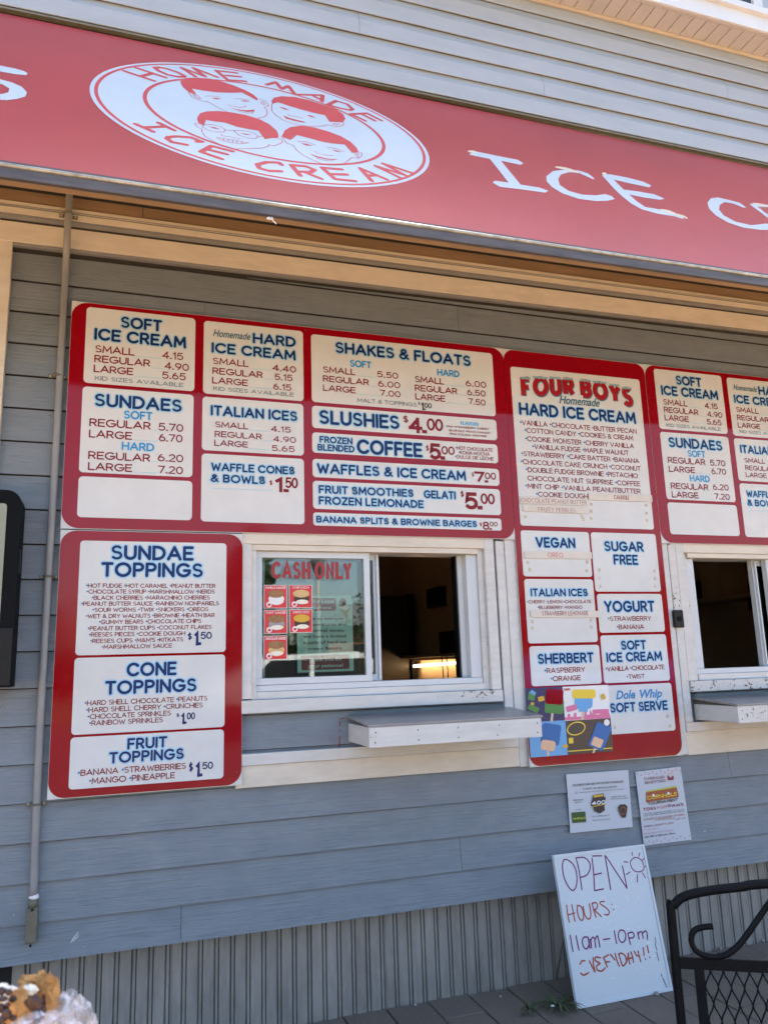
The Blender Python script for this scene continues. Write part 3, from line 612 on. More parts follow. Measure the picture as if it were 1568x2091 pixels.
# ---- header under the awning
hd = thing('header_boards', 'tan header boards running along the wall just under the red awning', 'trim', (1.5, -.04, 2.65))
Box('header_board', LX0, LX1, -.036, .0, 2.656, 2.7395, 'cream', hd, .002, TILT)
Box('header_board', LX0, LX1, -.070, .0, 2.7450, 2.7900, 'cream', hd, .002, TILT)
Box('upper_board', LX0, .03, -.055, .0, 2.7905, 3.30, 'brown', hd, .001, TILT); Box('upper_board', .032, LX1, -.055, .0, 2.7905, 3.30, 'brown', hd, .001, TILT)
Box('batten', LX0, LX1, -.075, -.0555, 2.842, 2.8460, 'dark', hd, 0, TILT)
Box('under_strip', LX0, LX1, -.033, .0, 2.6440, 2.6555, 'pipe', hd, .001, TILT); Box('painted_shadow_line', LX0, LX1, -.0160, .0, 2.6320, 2.6435, 'dark', hd, 0, TILT); Box('under_strip', LX0, LX1, -.067, -.0365, 2.7335, 2.7445, 'pipe', hd, .001, TILT); Box('painted_shadow_line', LX0, LX1, -.046, -.0365, 2.7305, 2.7330, 'dark', hd, 0, TILT)  # grey underside paint also stands in for shade; dark strips are painted shadow lines
cb = thing('thin_cables', 'thin cables stapled along the tan header board', 'cable', (0, -.075, 2.77))
for i, z in enumerate((2.7745, 2.7690, 2.7660)):
    Tube('cable', smooth_path([(x/2, -.0725, z+TILT*x/2+rnd.uniform(-.0012, .0012)) for x in range(-5, 12)], 3), .0014, 'pipe', cb, 5)

# ---- awning sign: the sloping red sheet
AX0, AX1 = -3.0, 6.2
aw = thing('awning_sign', 'sloping red awning sign with white letters and a round white emblem', 'sign', (1.5, -.79, 2.41))
sheet = Slab('red_sheet', SIGN, [(AX0, 0), (AX1, 0), (AX1, 1.352), (AX0, 1.352)], -.02, 0, 'awning', aw)
bm = bmesh.new(); slab(bm, SIGN, [(AX0, 0), (AX1, 0), (AX1, 1.30), (AX0, 1.30)], -.06, -.0205); bmesh.ops.recalc_face_normals(bm, faces=bm.faces[:]); bm_obj('backing_board', bm, 'brown', aw)
Box('edge_channel', AX0, AX1, -.802, -.788, 2.413, 2.4605, 'frame', aw, .003, TILT)
Tube('edge_bead', [(AX0, -.803, 2.447+TILT*AX0), (AX1, -.803, 2.447+TILT*AX1)], .0058, 'bead', aw, 10)
Box('top_flashing', AX0, AX1, -.020, .002, 3.599, 3.6080, 'fitting', aw, .001, TILT)
# white letters
def ink_part(name, polys, mat, n=.0006, plane=SIGN, top=aw):
    k = Ink(plane, n)
    for p in polys: k.poly(p)
    return k.build(name, mat, top, top)
L7 = Fr(940, 280, 2.4968, SIGN); Z0 = Fr(0, 0, 2, SIGN)
ink_part('letter', [L7.many([(45, 90), (60, 72), (80, 74), (205, 100), (290, 116), (320, 134), (305, 142), (205, 121), (306, 243), (400, 258), (448, 275), (430, 284), (300, 266), (200, 254), (163, 232), (175, 223), (245, 233), (150, 112), (80, 98)])], 'awnwhite')
ink_part('letter', [L7.many([(682, 212), (650, 186), (600, 170), (540, 166), (470, 174), (437, 200), (438, 225), (465, 255), (520, 288), (600, 315), (690, 327), (750, 325), (785, 316), (770, 302), (735, 291), (690, 298), (620, 294), (550, 275), (505, 245), (497, 215), (510, 192), (550, 180), (600, 182), (640, 200), (675, 216)])], 'awnwhite')
ink_part('letter', [L7.many([(720, 195), (735, 188), (770, 192), (850, 207), (930, 228), (972, 248), (960, 257), (880, 240), (780, 218), (830, 268), (900, 277), (985, 292), (1040, 315), (1015, 320), (930, 308), (858, 293), (900, 330), (940, 357), (1000, 367), (1080, 385), (1140, 408), (1130, 418), (1090, 405), (1000, 390), (925, 370), (870, 340), (820, 300), (780, 262), (750, 228)])], 'awnwhite')
ink_part('letter', [L7.many([(1455, 360), (1420, 335), (1370, 322), (1310, 308), (1275, 312), (1257, 335), (1265, 365), (1300, 400), (1360, 435), (1440, 462), (1530, 474), (1600, 472), (1640, 462), (1600, 440), (1540, 443), (1480, 450), (1400, 432), (1340, 400), (1315, 370), (1320, 345), (1345, 332), (1390, 340), (1440, 360)])], 'awnwhite')
k = Ink(SIGN, .0006); k.stroke(L7.many([(1490, 348), (1600, 430), (1700, 500)]), .016); k.stroke(L7.many([(1490, 348), (1580, 352), (1680, 380), (1700, 410), (1600, 405)]), .014); k.stroke(L7.many([(1620, 410), (1800, 500)]), .014); k.build('letter', 'awnwhite', aw, aw)
ink_part('letter', [Z0.many([(-60, 255), (0, 268), (60, 280), (100, 291), (115, 300), (108, 308), (60, 303), (0, 292), (-60, 280)])+[], Z0.many([(-70, 310), (0, 324), (50, 337), (90, 355), (112, 378), (105, 395), (70, 405), (30, 410), (-50, 405), (-50, 385), (10, 385), (36, 378), (40, 362), (15, 347), (0, 342), (-70, 330)])], 'awnwhite')
# peeling bits of film
def curl(x, y, du, r, tilt=0):
    u, v = L7(x, y); bm = bmesh.new(); P = [[SIGN.p(u-du/2+du*i/5+math.sin(i+j)*.002, v+tilt*(i/5-.5)+r*math.sin(j*.55)*.6, .002+r*(1-math.cos(j*.55))*(.4+.6*math.sin(math.pi*i/5))) for i in range(6)] for j in range(5)]
    vs = [[bm.verts.new(p) for p in row] for row in P]
    for j in range(4):
        for i in range(5): bm.faces.new((vs[j][i], vs[j][i+1], vs[j+1][i+1], vs[j+1][i]))
    bm_obj('peeling_film', bm, 'awnwhite', aw, True)
for a in ((60, 82, .040, .005), (540, 172, .10, .006, -.02), (732, 194, .022, .005), (1060, 390, .07, .006, -.03), (1122, 409, .05, .005, -.02), (1530, 352, .09, .005, -.01)): curl(*a)
# emblem
def ell(cu, cv, ru, rv, n=72): return [(cu+ru*math.cos(2*math.pi*i/n), cv+rv*math.sin(2*math.pi*i/n)) for i in range(n)]
EC = (.437, .706)
emb = ink_part('emblem', [ell(*EC, .588, .536)], 'awnwhite', .0004)
def ring(ru, rv, hw): k = Ink(SIGN, .0008); pts = ell(*EC, ru, rv, 90); k.stroke(pts+[pts[0]], hw, 'butt'); k.build('ring', 'awnred', emb)
ring(.5685, .5165, .0058); ring(.4165, .366, .0066)
R3 = Fr(180, 110, 5.2267, SIGN); R4 = Fr(600, 110, 5.2267, SIGN); R1 = Fr(340, 140, 6.533, SIGN); R2 = Fr(540, 180, 6.533, SIGN)
def strokes(name, fr, sts, hw, mat='awnred', n=.0008):
    k = Ink(fr.pl, n)
    for st in sts: k.stroke(fr.many(st), hw)
    return k.build(name, mat, emb)
HW = .0090
for fr, sts in ((R3, [[(385, 184), (705, 290)], [(520, 152), (828, 255)], [(560, 243), (685, 212)]]), (R3, [[(712, 150), (760, 145), (850, 162), (960, 200), (1028, 235), (1020, 248), (960, 246), (850, 225), (760, 185), (712, 150)]]), (R3, [[(1145, 243), (1000, 150), (1250, 243), (1125, 152), (1380, 250)]]), (R1, [[(935, 60), (665, 30), (820, 155), (1055, 173)], [(800, 95), (985, 110)]]),
        (Z0, [[(1090, 347), (1127, 336), (1150, 364), (1178, 352), (1203, 384)]]), (R2, [[(460, 88), (775, 97), (765, 180)], [(650, 103), (725, 145)]]), (R2, [[(850, 222), (960, 172), (1100, 215), (1175, 280), (1140, 296), (1000, 268), (850, 222)]]), (R2, [[(1345, 438), (1155, 350), (1370, 338), (1560, 435)], [(1285, 343), (1470, 436)]]),
        (R3, [[(510, 752), (695, 832)], [(755, 738), (920, 818)], [(605, 788), (835, 778)]]), (R3, [[(1165, 940), (1215, 938), (1100, 895), (950, 883), (860, 890), (845, 910), (900, 945), (1050, 972)]]), (R3, [[(1540, 1042), (1320, 985), (1205, 1048), (1425, 1123)], [(1265, 1020), (1480, 1073)]]),
        (Z0, [[(1150, 674), (1140, 665), (1090, 663), (1052, 673), (1060, 688), (1100, 699), (1147, 700)]]), (Z0, [[(1226, 718), (1190, 675), (1250, 680), (1284, 694), (1270, 704), (1213, 701)], [(1240, 702), (1312, 731)]]), (R4, [[(510, 1235), (300, 1217), (440, 1338), (655, 1360)], [(385, 1285), (565, 1290)]]), (R4, [[(830, 1358), (708, 1224), (992, 1343)], [(785, 1303), (885, 1297)]]), (R4, [[(1130, 1323), (872, 1198), (1185, 1296), (952, 1173), (1268, 1276)]])):
    strokes('emblem_letter', fr, sts, HW)
def face(fr, hair, fills, lines, hw=.0013):
    k = Ink(SIGN, .0010); k.poly(fr.many(hair))
    for f in fills: k.poly(fr.many(f))
    for l in lines: k.stroke(fr.many(l), hw, 'butt')
    k.build('printed_face', 'awnred', emb)
face(R1, [(200, 155), (260, 130), (400, 125), (600, 140), (750, 180), (900, 230), (1050, 290), (1160, 350), (1220, 405), (1210, 430), (1120, 380), (1010, 322), (850, 327), (650, 318), (480, 295), (342, 270), (405, 350), (300, 320), (220, 250), (190, 190)],
     [[(850, 532), (950, 548), (1060, 560), (1175, 552), (1165, 575), (1080, 582), (960, 560)], [(600, 398), (660, 394), (735, 408), (670, 413)], [(985, 432), (1050, 429), (1115, 440), (1050, 445)]],
     [[(295, 322), (340, 380), (440, 430), (530, 445), (545, 440), (700, 530), (820, 585)], [(355, 350), (420, 365), (460, 405), (420, 405), (355, 350)], [(1235, 405), (1310, 435), (1365, 490), (1350, 512), (1305, 515), (1340, 560), (1345, 610), (1310, 645), (1220, 670)], [(1255, 450), (1290, 450), (1315, 485), (1275, 480), (1255, 455)], [(520, 370), (620, 370), (730, 388)], [(910, 403), (1020, 410), (1120, 425)], [(820, 485), (880, 505), (980, 522), (1040, 515), (1050, 500), (1065, 515)], [(960, 570), (1060, 595), (1150, 598), (1175, 560)]])
face(R1, [(415, 650), (450, 600), (540, 575), (680, 570), (850, 585), (1050, 620), (1230, 675), (1370, 745), (1470, 830), (1495, 890), (1490, 930), (1400, 930), (1315, 945), (1225, 830), (1100, 812), (950, 782), (770, 722), (650, 710), (530, 688), (500, 760), (430, 735), (412, 690)],
     [[(560, 776), (650, 787), (720, 812), (640, 803)], [(985, 862), (1060, 874), (1130, 888), (1060, 888)]],
     [[(415, 740), (375, 738), (420, 785), (475, 810), (475, 850), (520, 910), (640, 980), (760, 1035), (900, 1075), (1100, 1072), (1280, 1065), (1360, 1040), (1365, 1012), (1380, 1025), (1430, 1038), (1520, 1005), (1550, 985), (1530, 955), (1490, 935)], [(480, 770), (520, 750), (620, 752), (730, 780), (790, 825), (760, 850), (660, 850), (550, 825), (485, 785), (480, 770)], [(900, 832), (960, 825), (1080, 840), (1180, 870), (1225, 910), (1190, 938), (1090, 930), (970, 895), (900, 832)], [(790, 822), (900, 832)], [(1225, 910), (1310, 912)], [(730, 880), (745, 902), (830, 912), (940, 930), (985, 938)], [(665, 922), (800, 942), (950, 965), (1100, 997), (1000, 1005), (850, 990), (740, 960), (665, 922)]]+[[(760+60*i, 940+10*i), (770+60*i, 965+9*i)] for i in range(5)])
face(R2, [(95, 170), (130, 130), (230, 110), (400, 120), (600, 165), (800, 230), (960, 290), (1050, 350), (1080, 410), (1050, 460), (865, 450), (808, 365), (650, 330), (480, 285), (300, 230), (175, 190), (105, 215)],
     [[(245, 365), (350, 405), (450, 430), (550, 455), (520, 462), (400, 440), (290, 410)], [(195, 252), (260, 264), (335, 298), (260, 286)], [(560, 362), (620, 367), (690, 398), (620, 388)]],
     [[(100, 215), (100, 310), (160, 370), (270, 440), (420, 492), (600, 512), (760, 512), (850, 490), (940, 525), (1020, 510), (1060, 485), (1050, 462)], [(905, 490), (940, 475), (1000, 480), (960, 500), (905, 490)], [(310, 355), (340, 372), (440, 385), (520, 410)]])
face(R2, [(235, 640), (270, 570), (340, 525), (480, 505), (650, 525), (850, 580), (1020, 645), (1150, 720), (1230, 800), (1255, 860), (1170, 868), (1070, 755), (900, 740), (760, 715), (600, 670), (435, 628), (350, 695), (240, 655)],
     [[(600, 875), (720, 915), (850, 945), (985, 950), (930, 962), (800, 950), (690, 922)], [(485, 740), (560, 744), (645, 772), (560, 768)], [(895, 827), (960, 834), (1030, 856), (960, 850)]],
     [[(220, 645), (225, 655), (270, 700), (300, 740), (385, 765), (430, 830), (520, 900), (640, 960), (760, 1010), (860, 1025), (1000, 1025), (1070, 1005), (1170, 925), (1250, 945), (1300, 900), (1295, 865), (1255, 855)], [(1205, 880), (1250, 880), (1255, 900), (1240, 935), (1205, 880)], [(445, 715), (560, 720), (690, 768)], [(835, 798), (940, 805), (1065, 850)], [(660, 840), (700, 870), (800, 895), (915, 903)], [(680, 932), (800, 968), (930, 975)]])
# zip tie on the frame edge
p = onY(553, 448, -.79); zt = Tube('cable_tie', smooth_path([p+Vector((0, 0, .01)), p+Vector((.004, -.01, -.004)), p+Vector((-.012, -.012, -.008)), p+Vector((-.005, -.01, -.001)), p+Vector((.014, -.01, -.018))], 4), .0018, 'litter'); tag(zt, 'small pale cable tie dangling from the metal edge of the awning', 'cable tie')

# ---- upper wall: vinyl siding, overhang
uw = thing('upper_wall', 'pale grey vinyl siding wall above the red awning', 'wall', (1.5, 0, 3.6))
Box('wall_core', LX0, LX1, -.002, .11, 3.62, 5.399, 'fitting', uw, 0, 0)
ex = .1122
for k in range(7):
    zb = 3.616+ex*k
    js = [LX0, (-1.5, 1.80, .9, 2.9, -.2, 1.4, 3.2)[k], LX1] if k != 1 else [LX0, 1.80, LX1]
    for xa, xb in zip(js, js[1:]):
        bm = bmesh.new(); pr = [(-.003, .011), (-.0140, .0100), (-.0140, .0008), (-.0175, .0012), (-.0185, .004), (-.0165, .072), (-.0150, .080), (-.0095, .090), (-.0060, .104), (-.0055, ex+.004)]
        n = 14; rows = []
        for i in range(n+1):
            x = xa+.0008+(xb-xa-.0016)*i/n; wv = .0007*math.sin(x*9+k*2)+.0005*math.sin(x*23+k)
            rows.append([bm.verts.new((x, y+wv, zb+z+TILT*x)) for y, z in pr])
        for a, b in zip(rows, rows[1:]):
            for i in range(len(pr)-1): bm.faces.new((a[i], b[i], b[i+1], a[i+1]))
        bmesh.ops.recalc_face_normals(bm, faces=bm.faces[:]); o = bm_obj('siding_panel', bm, 'vinyl', uw)
        if sum(f.normal.y for f in o.data.polygons) > 0: o.data.flip_normals()
Box('starter_strip', LX0, LX1, -.010, -.0025, 3.606, 3.6165, 'dark', uw, 0, TILT)
SZ = 4.283-.0137*2.7
oh = thing('overhang', 'second floor overhang with a beige panelled underside and white edge board', 'overhang', (2, -.1, 4.25))
Box('channel_trim', .6, LX1, -.034, -.0190, SZ-.010, SZ+.004, 'jtrim', oh, .003, TILT)
for i in range(64):
    x0 = .6+.0775*i
    Box('soffit_panel', x0, x0+.0735, -.148, -.0345, SZ+.0005, SZ+.006, 'soffit', oh, .0015, TILT); 
bm = bmesh.new(); box(bm, .6, LX1, -.1495, -.004, SZ+.007, SZ+.012, 0, TILT); bmesh.ops.recalc_face_normals(bm, faces=bm.faces[:]); bm_obj('soffit_back', bm, 'jtrim', oh)
Box('edge_strip', .6, LX1, -.166, -.1500, SZ-.001, SZ+.012, 'soffit', oh, .002, TILT)
Box('edge_board', .6, LX1, -.178, -.1665, SZ+.000, SZ+.118, 'fascia', oh, .002, TILT)
Box('upper_storey', .6, LX1, -.160, .2, SZ+.125, 5.399, 'vinyl', oh, 0, 0)
ew = thing('upstairs_window', 'corner of an upstairs window above the white edge board', 'window', (2.9, -.16, 4.4))
wx0 = onY(1436, 2, -.185).x; wz = onY(1568, 40, -.185).z
Box('sill', wx0-.25, wx0+1.2, -.200, -.1605, SZ+.1195+.04, wz+.012, 'fascia', ew, .002, 0)
Box('frame', wx0-.1, wx0+1.1, -.192, -.1605, wz+.0125, wz+.06, 'vinylframe', ew, .002, 0)
gx = onY(1531, 10, -.17).x
Box('pane', wx0-.06, gx, -.176, -.172, wz+.0605, wz+.8, 'glass', ew); Box('frame_stile', gx+.001, gx+.06, -.192, -.1605, wz+.0605, wz+.8, 'vinylframe', ew, .002)
Box('dark_room', wx0-.06, gx, -.1700, -.1610, wz+.0605, wz+.8, 'screen', ew)
# rest of the building (keeps the front in shade)
blk = struct(Box('building_roof', LX0-3, LX1+3, -.30, 8, 5.4, 5.6, 'fascia'))
struct(Box('building_far_side', LX0-3, LX1+3, 7.9, 8, -.3, 5.4, 'fascia')); struct(Box('building_left_side', LX0-3, LX0-2.9, .11, 7.9, -.3, 5.4, 'fascia')); struct(Box('building_right_side', LX1+2.9, LX1+3, .11, 7.9, -.3, 5.4, 'fascia'))
for xa, xb, nm in ((LX0-3, LX0, 'side_front_wall'), (LX1, LX1+3, 'side_front_wall')): struct(Box(nm, xa, xb, .0, .11, -.3, 5.4, 'siding'))

# ================================================================== MENU BOARDS
def board(label, plane, outline, cat='menu board'):
    u0, v0, u1, v1, r, corners = outline
    p = plane.p((u0+u1)/2, v0, .02); t = thing('menu_board', label, cat, p)
    Slab('backing_sheet', plane, [(u0-.001, v0-.002), (u1+.001, v0-.002), (u1+.001, v1+.002), (u0-.001, v1+.002)], .0335, .0370, 'acrylic', t)
    Slab('red_face', plane, rr(u0, v0, u1, v1, r, 8, corners), .0371, .0382, 'red', t)
    return t
def panel(t, plane, q, texts, r=.012, name='menu_panel'):
    """q = u0,v0,u1,v1;  texts = rows handled by the callback"""
    p = Slab(name, plane, rr(*q, r, 5), .0383, .0390, 'panel', t)
    K = {k: Ink(plane, n) for k, n in (('rule', .0391), ('halo', .0392), ('navy', .0398), ('blue', .0398), ('crimson', .0398), ('slate', .0398), ('ice', .0404), ('black', .0400), ('bright', .0398))}
    for row in texts: row(K)
    for k, nm in (('rule', 'leader_line'), ('halo', 'heading_halo'), ('navy', 'heading_lettering'), ('blue', 'subheading_lettering'), ('crimson', 'price_lettering'), ('slate', 'note_lettering'), ('ice', 'frost_lettering'), ('black', 'price_lettering'), ('bright', 'title_lettering')):
        K[k].build(nm, k, p)
    return p
def span(F0, bl, F1, br, cap):
    a, b = F0(*bl), F1(*br); c = F0(bl[0], bl[1]-cap); return a[0], b[0], (a[1]+b[1])/2, c[1]-a[1]
def H(F0, txt, bl, br, cap, F1=None, w=.20, halo=.0045, key='navy', gap=.29):
    def f(K): u0, u1, v, c = span(F0, bl, F1 or F0, br, cap); K[key].text(txt, u0, u1, v, c, w/2, gap, 'round', halo=K['halo'] if halo else None, halo_w=halo or 0)
    return f
def S(F0, txt, bl, br, cap, F1=None, w=.125, key='blue', gap=.27): return H(F0, txt, bl, br, cap, F1, w, .0022, key, gap)
def T(F0, txt, bl, br, cap, F1=None, w=.125, key='crimson', gap=.21):
    w *= 1.32
    def f(K): u0, u1, v, c = span(F0, bl, F1 or F0, br, cap); K[key].text(txt, u0, u1, v, c, w/2, gap, 'butt', bullet=K['blue'])
    return f
def RL(F0, a, b, F1=None):
    def f(K): p, q = F0(*a), (F1 or F0)(*b); v = (p[1]+q[1])/2; K['rule'].stroke([(p[0]+.002, v), (q[0]-.002, v)], .0016, 'butt')
    return f
def PR(F0, sg, sgc, big, bbl, bbr, bc, cents, cbl, cbr, cc, key='crimson', w=.2):
    """price: small dollar sign, big figure, raised cents"""
    return [T(F0, '$', sg[0], sg[1], sgc, key=key, w=.14), T(F0, big, bbl, bbr, bc, key=key, w=min(w, .19)*.85, gap=.16), T(F0, cents, cbl, cbr, cc, key=key, w=.13, gap=.2)]
def price_rows(F0, rows, cap, w=.13):
    out = []
    for nm, bl, br, pr, pbl, pbr in rows:
        out += [T(F0, nm, bl, br, cap, w=w), T(F0, pr, pbl, pbr, cap*.98, w=w*.9, gap=.2), RL(F0, (br[0]+2, br[1]+3), (pbl[0]-2, pbl[1]-2))]
    return out
f3 = Fr(0, 500, 3.486); f4 = Fr(400, 640, 3.7333); f5 = Fr(780, 680, 2.8); fB = Fr(80, 1070, 3.5434); fC = Fr(1000, 1060, 3.8725)

def price_board(label, du, thing_cols=3):
    pl = WALL.shifted(du, 0) if du else WALL
    t = board(label, pl, (-.196, 1.640, 1.487, 2.450, .055, (1, 1, 1, 1)))
    P = lambda q, rows, r=.014: panel(t, pl, q, rows, r)
    P(f3.quad((622, 478), (1386, 553), (1378, 1070), (600, 1005)), [H(f3, 'SOFT', (860, 622), (1150, 650), 82), H(f3, 'ICE CREAM', (675, 700), (1320, 775), 85)]+price_rows(f3, [('SMALL', (680, 795), (957, 820), '4.15', (1153, 838), (1300, 850)), ('REGULAR', (675, 862), (1068, 900), '4.90', (1168, 912), (1340, 928)), ('LARGE', (670, 933), (948, 958), '5.65', (1150, 980), (1318, 992))], 52)+[T(f3, 'KID SIZES AVAILABLE', (680, 990), (1300, 1040), 30, key='slate', w=.12)])
    P(f3.quad((592, 1035), (1372, 1092), (1365, 1675), (570, 1635)), [H(f3, 'SUNDAES', (675, 1170), (1290, 1220), 92), S(f3, 'SOFT', (883, 1262), (1082, 1272), 58, w=.17), S(f3, 'HARD', (868, 1480), (1095, 1492), 56, w=.17)]+price_rows(f3, [('REGULAR', (640, 1315), (1072, 1340), '5.70', (1125, 1345), (1300, 1355)), ('LARGE', (637, 1395), (940, 1410), '6.70', (1128, 1420), (1295, 1430)), ('REGULAR', (632, 1548), (1068, 1563), '6.20', (1120, 1560), (1300, 1570)), ('LARGE', (630, 1625), (940, 1635), '7.20', (1122, 1645), (1298, 1653))], 56))
    P(f3.quad((568, 1665), (1362, 1700), (1362, 1978), (553, 1950)), [])
    P(f4.quad((55, 88), (800, 168), (805, 695), (48, 635)), [lambda K: None, H(f4, 'HARD', (422, 262), (745, 285), 78), H(f4, 'ICE CREAM', (112, 328), (745, 390), 78)]+price_rows(f4, [('SMALL', (120, 415), (390, 440), '4.40', (570, 468), (748, 480)), ('REGULAR', (118, 490), (498, 523), '5.15', (585, 535), (722, 545)), ('LARGE', (115, 560), (385, 585), '6.15', (575, 608), (713, 618))], 50)+[T(f4, 'KID SIZES AVAILABLE', (125, 610), (730, 665), 30, key='slate', w=.12)])
    pp = COL.objects[-1]
    u0, u1, v, c = span(f4, (122, 218), f4, (405, 222), 58)
    prt = [o for o in t.children if o.name.startswith('menu_panel')][-1]
    font_text('script_lettering', 'Homemade', pl, .0400, u0, u1, v, c*.95, 'script', prt, .016, .35)
    P(f4.quad((45, 660), (803, 718), (805, 1103), (38, 1065)), [H(f4, 'ITALIAN ICES', (105, 800), (757, 850), 78)]+price_rows(f4, [('SMALL', (138, 892), (388, 910), '4.15', (558, 925), (708, 933)), ('REGULAR', (135, 965), (490, 985), '4.90', (575, 1000), (747, 1012)), ('LARGE', (132, 1032), (385, 1045), '5.65', (563, 1068), (738, 1082))], 46))
    P(f4.quad((38, 1090), (805, 1128), (812, 1620), (30, 1602)), [H(f4, 'WAFFLE CONES', (108, 1218), (737, 1250), 62), H(f4, '& BOWLS', (105, 1305), (515, 1322), 62), RL(f4, (110, 1350), (575, 1368))]+PR(f4, ((547, 1328), (570, 1328)), 38, '1.', (585, 1380), (692, 1383), 112, '50', (665, 1350), (762, 1352), 82, w=.28))
    def X(tl, bl, tr, br): a, b, c, d = f4(*tl), f4(*bl), f5(*tr), f5(*br); return ((a[0]+b[0])/2, (b[1]+d[1])/2, (c[0]+d[0])/2, (a[1]+c[1])/2)
    P(X((862, 185), (865, 700), (605, 140), (625, 492)), [H(f4, 'SHAKES & FLOATS', (1043, 325), (485, 215), 85, f5), S(f4, 'SOFT', (1155, 432), (1313, 447), 50, w=.17), S(f5, 'HARD', (295, 262), (420, 272), 36, w=.17)]
      + price_rows(f4, [('SMALL', (950, 478), (1195, 500), '5.50', (1358, 515), (1517, 525)), ('REGULAR', (950, 545), (1297, 578), '6.00', (1365, 585), (1532, 597)), ('LARGE', (950, 615), (1197, 638), '7.00', (1378, 655), (1535, 665))], 48)
      + price_rows(f5, [('SMALL', (168, 300), (333, 315), '6.00', (455, 325), (572, 332)), ('REGULAR', (168, 350), (408, 370), '6.50', (463, 375), (568, 382)), ('LARGE', (170, 398), (340, 413), '7.50', (470, 428), (568, 432))], 36)
      + [T(f4, 'MALT & TOPPINGS', (1208, 700), (178, 440), 30, f5, key='slate', w=.12)]+PR(f5, ((186, 428), (198, 428)), 16, '1.', (203, 458), (228, 460), 42, '00', (222, 447), (263, 449), 30, 'black', .22))
    P(X((868, 725), (868, 890), (628, 515), (633, 632)), [H(f4, 'SLUSHIES', (920, 865), (1527, 908), 108), S(f5, 'FLAVORS', (427, 540), (527, 548), 18), T(f5, '*KIWI *STRAWBERRY *CHERRY', (343, 557), (588, 570), 12, w=.14), T(f5, '*BLUE RAZ *PEACH MANGO', (358, 580), (593, 592), 12, w=.14), T(f5, '*PINA COLADA *SHOCKER', (362, 600), (573, 610), 12, w=.14)]+PR(f5, ((100, 530), (132, 530)), 42, '4.', (133, 586), (236, 592), 88, '00', (236, 575), (328, 578), 70))
    P(X((868, 925), (870, 1065), (635, 655), (638, 770)), [H(f4, 'FROZEN', (925, 1008), (1172, 1020), 50, halo=.0035), H(f4, 'BLENDED', (910, 1065), (1187, 1082), 50, halo=.0035), H(f4, 'COFFEE', (1205, 1090), (212, 728), 112, f5), T(f5, '*HOT CHOCOLATE', (398, 683), (607, 693), 20, w=.12), T(f5, '*KONA MOCHA', (415, 708), (590, 717), 20, w=.12), T(f5, '*DULCE DE LECHE', (395, 733), (612, 742), 20, w=.12)]+PR(f5, ((230, 690), (248, 690)), 34, '5.', (250, 745), (338, 733), 92, '00', (318, 710), (393, 712), 48, w=.24))
    P(X((870, 1125), (873, 1268), (643, 793), (645, 885)), [H(f4, 'WAFFLES & ICE CREAM', (905, 1235), (457, 860), 78, f5)]+PR(f5, ((488, 835), (502, 835)), 24, '7.', (505, 868), (582, 868), 62, '00', (563, 850), (627, 852), 40, w=.26))
    P(X((873, 1290), (875, 1500), (648, 908), (655, 1055)), [H(f4, 'FRUIT SMOOTHIES', (918, 1390), (160, 950), 62, f5), H(f5, 'GELATI', (218, 955), (398, 965), 46), H(f4, 'FROZEN LEMONADE', (918, 1470), (217, 1015), 62, f5)]+PR(f5, ((425, 950), (445, 950)), 36, '5.', (450, 1020), (550, 1022), 98, '00', (540, 990), (620, 992), 62, w=.24))
    P(X((875, 1530), (878, 1625), (655, 1073), (658, 1143)), [H(f4, 'BANANA SPLITS & BROWNIE BARGES', (900, 1605), (518, 1122), 50, f5, halo=.0035)]+PR(f5, ((533, 1115), (547, 1115)), 22, '8.', (550, 1135), (603, 1137), 48, '00', (590, 1115), (635, 1117), 27, w=.26), .010)
    bm = bmesh.new()
    for u, v in ((-.172, 1.664), (.02, 1.655), (.64, 1.658), (1.462, 1.664), (.64, 2.436), (.243, 2.146)): disc(bm, pl, u, v, .0038, .0388, 10)
    bm_obj('screw_head', bm, 'screw', t)
    return t
price_board('wide red price board above the left service window starting with soft ice cream', 0)
price_board('cropped red price board at the right edge above the right hand window', 2.386)

# toppings board
tb = board('tall red toppings board left of the service window', WALL, (-.195, .784, .4035, 1.632, .05, (1, 1, 1, 1)))
panel(tb, WALL, fB.quad((305, 130), (1348, 155), (1338, 930), (268, 950)), [H(fB, 'SUNDAE', (520, 270), (1112, 278), 107), H(fB, 'TOPPINGS', (450, 392), (1178, 398), 107)]
      + [T(fB, t_, a, b, 31, w=.12) for t_, a, b in (('*HOT FUDGE *HOT CARAMEL *PEANUT BUTTER', (345, 470), (1267, 472)), ('*CHOCOLATE SYRUP *MARSHMALLOW *NERDS', (348, 512), (1263, 513)), ('*BLACK CHERRIES *MARACHINO CHERRIES', (385, 555), (1228, 556)), ('*PEANUT BUTTER SAUCE *RAINBOW NONPARIELS', (310, 597), (1293, 598)), ('*SOUR WORMS *TWIX *SNICKERS *OREOS', (390, 641), (1217, 640)), ('*WET & DRY WALNUTS *BROWNIE *HEATH BAR', (343, 686), (1262, 682)), ('*GUMMY BEARS *CHOCOLATE CHIPS', (437, 727), (1167, 724)), ('*PEANUT BUTTER CUPS *COCONUT FLAKES', (357, 773), (1240, 767)), ('*REESES PIECES *COOKIE DOUGH', (365, 818), (1052, 811)), ("*REESES CUPS *M&M'S *KITKATS", (375, 863), (1038, 856)), ('*MARSHMALLOW SAUCE', (457, 905), (957, 900)))]
      + PR(fB, ((1068, 842), (1100, 842)), 52, '1.', (1112, 882), (1165, 882), 100, '50', (1160, 836), (1242, 836), 52, 'navy', .22))
